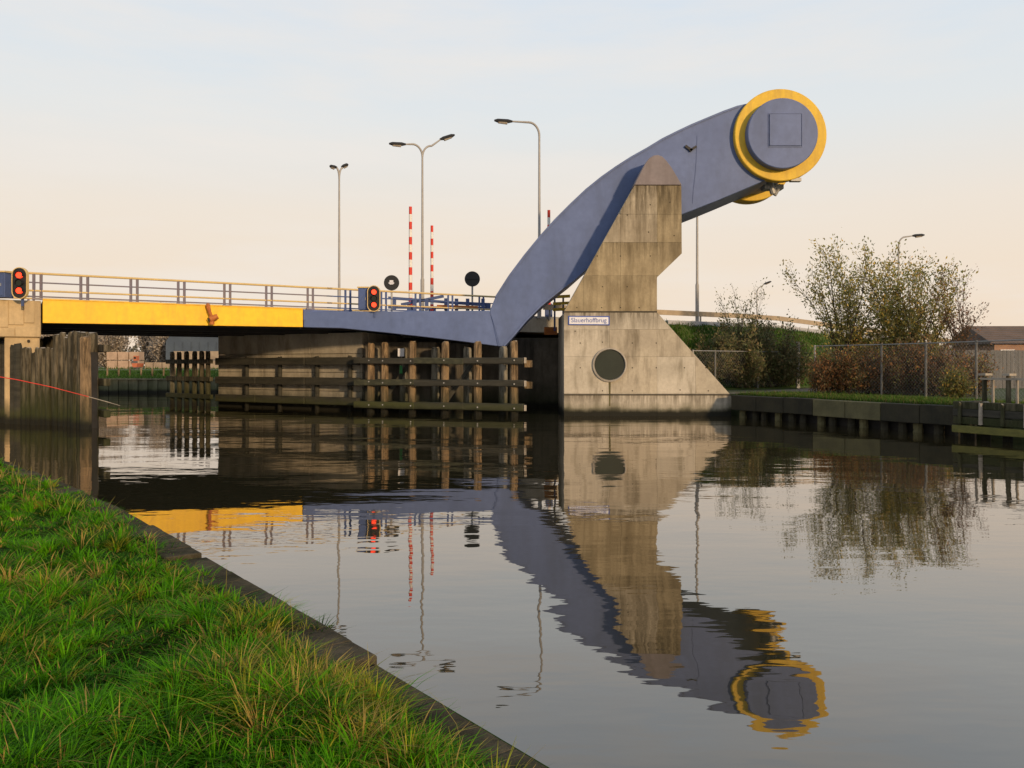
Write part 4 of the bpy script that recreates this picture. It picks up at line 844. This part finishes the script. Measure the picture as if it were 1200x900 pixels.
for i, (px, D, lb) in enumerate(((972, 40.4, 'rusty bramble thicket behind the first fence bay from the left'), (1004, 40.0, 'rusty bramble thicket behind the second half of the first fence bay'), (1035, 39.7, 'rusty bramble thicket around the second fence post'), (1064, 38.8, 'rusty bramble thicket at the foot of the dense willow'), (1094, 38.2, 'rusty bramble thicket around the third fence post'), (1122, 36.6, 'rusty bramble thicket under the bare dark tree'))):
    plant('bramble_thicket', lb, 'thicket', gz(px, D), fan(46, 1.0, (2.1, 2.9, 2.2, 3.1, 2.4, 2.2)[i], .9, .018), .13, 8000, BR[1:] + [(.13, .10, .05), (.16, .14, .06)] + (WY[1:2] if i % 2 else BR[:1]), group='brambles behind the chain-link fence', br_=.8)
plant('low_scrub', 'olive scrub low down beside the wooden railing', 'bush', gz(1120, 33.4), fan(22, .7, 1.3, 1.0, .015), .11, 4200, WY[1:] + DG)

# ------------------------------------------------------------------ house and board fence on the right
def tiled_house(loc, L_, W_, he, hr_, label, wallm, roofm, nwin, rz=0, name='house', floors=1):
    x, y, z = loc; h_ = thing(name, label, 'house', loc)
    mb = MB(); mb.box((x, y, z + he / 2), (L_, W_, he)); wl = link('wall', mb, wallm, h_)
    mb = MB(); e_ = .4; mb.prism([(x - L_ / 2 - e_, y - W_ / 2 - e_, z + he - .1), (x - L_ / 2 - e_, y + W_ / 2 + e_, z + he - .1), (x - L_ / 2 - e_, y, z + hr_)], (L_ + 2 * e_, 0, 0)); rf_ = link('roof', mb, roofm, h_)
    mb = MB()
    for k in range(9): s_ = (k + .5) / 9; mb.beam((x - L_ / 2 - e_, y - (W_ / 2 + e_) * (1 - s_), z + he - .1 + (hr_ - he + .1) * s_ + .02), (x + L_ / 2 + e_, y - (W_ / 2 + e_) * (1 - s_), z + he - .1 + (hr_ - he + .1) * s_ + .02), .05, .05)
    c_ = link('tile_course', mb, roofm, rf_); c_['kind'] = 'stuff'
    for fl in range(floors):
        for k in range(nwin):
            xx = x - L_ / 2 + L_ * (k + .5) / nwin; zz = z + he * (fl + .58) / floors
            mb = MB(); mb.box((xx, y - W_ / 2 - .03, zz), (L_ / nwin * .55, .10, he / floors * .5)); w1 = link('window', mb, M_signw, h_)
            mb = MB(); mb.box((xx, y - W_ / 2 - .085, zz), (L_ / nwin * .55 - .16, .02, he / floors * .5 - .16)); link('pane', mb, M_glass, w1)
    return h_
tiled_house((41.5, 59, 1), 16, 5.4, 3.0, 4.25, 'long low house with brown tiled roof at the right edge', M_brick, M_tile, 9)
tiled_house((60, 68, 1), 14, 5.4, 3.0, 4.25, 'second low brown roofed house beyond the right edge', M_brick, M_tile, 8)
bf = thing('board_fence', 'grey vertical board fence in front of the brown roofed house', 'fence', (33, 49, 1))
for k in range(78):
    x = 26.0 + k * .235; mb = MB(); mb.box((x, 49 + random.uniform(-.01, .01), 1 + 1.15), (.215, .03, 2.3 + random.uniform(-.03, .03))); link('board', mb, M_plank, bf)
mb = MB(); mb.box((35.2, 49.06, 2.9), (18.5, .06, .1)); link('fence_rail', mb, M_plank, bf)

# ------------------------------------------------------------------ far bank seen under the bridge
mb = MB(); fw = thing('sheet_pile_wall', 'grey sheet-pile wall of the far bank seen under the bridge', 'quay wall', (-32, 69, 0))
for k in range(60):
    x = -48 + k * .42; mb = MB(); mb.box((x, 69 + (.09 if k % 2 else 0), .1), (.40, .12, 2.2)); link('sheet_pile', mb, M_sheet, fw)
mb = MB(); mb.box((-36, 69.1, 1.22), (27, .5, .12)); link('wall_cap', mb, M_sheet, fw)
mb = MB(); mb.prism([(-300, 69.2, -1), (-300, 69.2, 1.18), (-300, 74.5, 2.05), (-300, 74.7, 2.05), (-300, 74.7, -1)], (278, 0, 0)); struct('far_bank', mb, M_grass)
mb = MB(); mb.prism([(-400, 74.6, 2.04), (-22, 74.6, 2.04), (-15, 100, 2.04), (-15, 160, 2.04), (-400, 160, 2.04)], (0, 0, -1)); struct('storage_yard', mb, M_path)
n = 9000; x_ = rng.uniform(-52, -22, n); y_ = rng.uniform(69.3, 74.5, n)
me = blades('far_bank_grass', x_, y_, 1.18 + (y_ - 69.2) / 5.3 * .87, rng.gamma(6, .035, n), np.full(n, .06), rng.uniform(.2, .8, n), np.array([.055, .12, .02]) * rng.uniform(.6, 1.4, (n, 1)))
o = bpy.data.objects.new('far_bank_grass', me); COL.objects.link(o); o['kind'] = 'stuff'; o['label'] = 'green grass on the far bank below the stacked crates'; o['category'] = 'grass'
pf = thing('wooden_post_row', 'row of short brown wooden posts joined by a wire on the far grass bank', 'fence', (-36, 70.5, 1.3))
for k in range(24):
    x = -47 + k * .98; post(pf, x, 70.6, 1.2, 2.15, .17, M_wood2, 'fence_post')
mb = MB(); mb.tube([(-47, 70.6, 2.0), (-24, 70.6, 2.0)], .015, 5); link('wire', mb, M_galv, pf)
def crate_stack(x, y, nx, nz, s_, label, m):
    c_ = thing('crate_stack', label, 'crates', (x, y, 2.05))
    for i in range(nx):
        for j in range(nz):
            cx_ = x + i * s_ * 1.05; cz = 2.05 + s_ * .4 + j * s_ * .82
            mb = MB(); mb.box((cx_, y, cz), (s_ * .94, s_, s_ * .70)); mb.box((cx_, y, cz - s_ * .37), (s_, s_ * 1.02, s_ * .05)); link('crate', mb, m, c_)
    return c_
crate_stack(-37.0, 83, 4, 1, .85, 'short pale crates beside the orange digger on the far bank', M_crate)
crate_stack(-34.9 + 1.4, 82, 7, 2, 1.12, 'long two-high row of pale crates on the far bank', M_crate)
crate_stack(-41.2, 84, 3, 2, 1.1, 'bright pale crates partly hidden behind the left pile fender', mat('bright_pallet_wood', (.46, .34, .25), (.34, .25, .18), .9, 1.5))
dg = thing('orange_skip', 'small orange container between the crate stacks on the far bank', 'container', (-37.8, 82, 2.05)); M_org = mat('orange_paint', (.50, .16, .08), None, .6, 2)
mb = MB(); mb.prism([(-38.1, 81.4, 2.2), (-37.7, 81.4, 2.2), (-37.6, 81.4, 2.6), (-38.2, 81.4, 2.6)], (0, 1.4, 0)); link('bin', mb, M_org, dg)
mb = MB(); mb.box((-38.0, 82, 3.1), (.32, .6, .5)); link('cab', mb, M_org, dg)
mb = MB(); mb.box((-38.0, 81.68, 3.15), (.2, .05, .2)); link('cab_window', mb, M_glass, dg)
sh = thing('warehouse', 'blue-grey clad warehouse under the bridge deck on the far bank', 'warehouse', (-30, 100, 2))
mb = MB(); mb.prism([(-41.0, 96, 2), (-41.0, 96, 5.2), (-40.2, 96, 6.4), (-14, 96, 6.4), (-14, 96, 2)], (0, 12, 0)); link('wall', mb, M_shed, sh)
for k in range(26):
    mb = MB(); mb.box((-40 + k * 1.0, 95.95, 3.6), (.06, .08, 3.1)); link('cladding_rib', mb, M_shed, sh)
mb = MB(); mb.box((-28, 95.8, 6.45), (25.5, .5, .12)); link('eave', mb, M_galv, sh)
for i, (x, y, h) in enumerate(((-52, 104, 7.5), (-47, 108, 8.2), (-43.5, 102, 6.8), (-57, 110, 8), (-62, 106, 7.5), (-68, 112, 8.5))):
    plant('background_tree', ['grey leafless tree behind the bright crates on the far bank', 'taller grey leafless tree left of the warehouse', 'grey leafless tree right against the warehouse corner', 'grey leafless tree hidden mostly behind the left pile fender', 'grey leafless tree behind the left abutment', 'grey leafless tree farthest left on the far bank'][i], 'tree', (x, y, 2), fan(26, h * .5, h, .7, .12), .34, 9000, [(.36, .31, .25), (.44, .38, .31), (.28, .25, .21)], group='leafless trees on the far bank')  # leaf tints lightened to put distance haze into the colour
# distant low tree belt at the horizon
n = 26000; x_ = rng.uniform(-700, 700, n); hh = 5 + 3 * np.sin(x_ * .021) + 2 * np.sin(x_ * .093 + 1) + 1.2 * np.sin(x_ * .31); y_ = 420 + rng.uniform(-15, 15, n); z_ = 1 + hh * rng.uniform(0, 1, n) ** .8
me = blades('distant_trees', x_, y_, z_, rng.uniform(1, 2.2, n), np.full(n, 1.6), rng.uniform(.2, 1, n), np.array([.10, .095, .07]) * rng.uniform(.7, 1.3, (n, 1)), M_leafm)
o = bpy.data.objects.new('distant_trees', me); COL.objects.link(o); o['kind'] = 'stuff'; o['label'] = 'low belt of distant trees along the horizon'; o['category'] = 'trees'

# ------------------------------------------------------------------ fishing rod over the water at the left
fr_ = thing('fishing_rod', 'thin red rod with a pale tip reaching over the water from the left', 'fishing rod', P(-60, 433, 15))
pts = [P(-60, 432.5, 15.0), P(-20, 438.5, 15.2), P(20, 445, 15.4), P(60, 453.5, 15.6), P(104, 465, 15.8)]; mb = MB(); mb.tube(pts, [.011, .010, .009, .008, .007], 8); link('rod_blank', mb, M_red, fr_, smooth=True)
mb = MB(); mb.tube([pts[-1], P(124, 470.5, 15.9), P(141, 475.5, 16)], [.007, .008, .004], 6); link('rod_tip', mb, M_woodtop, fr_, smooth=True)
S.cycles.max_bounces = 8
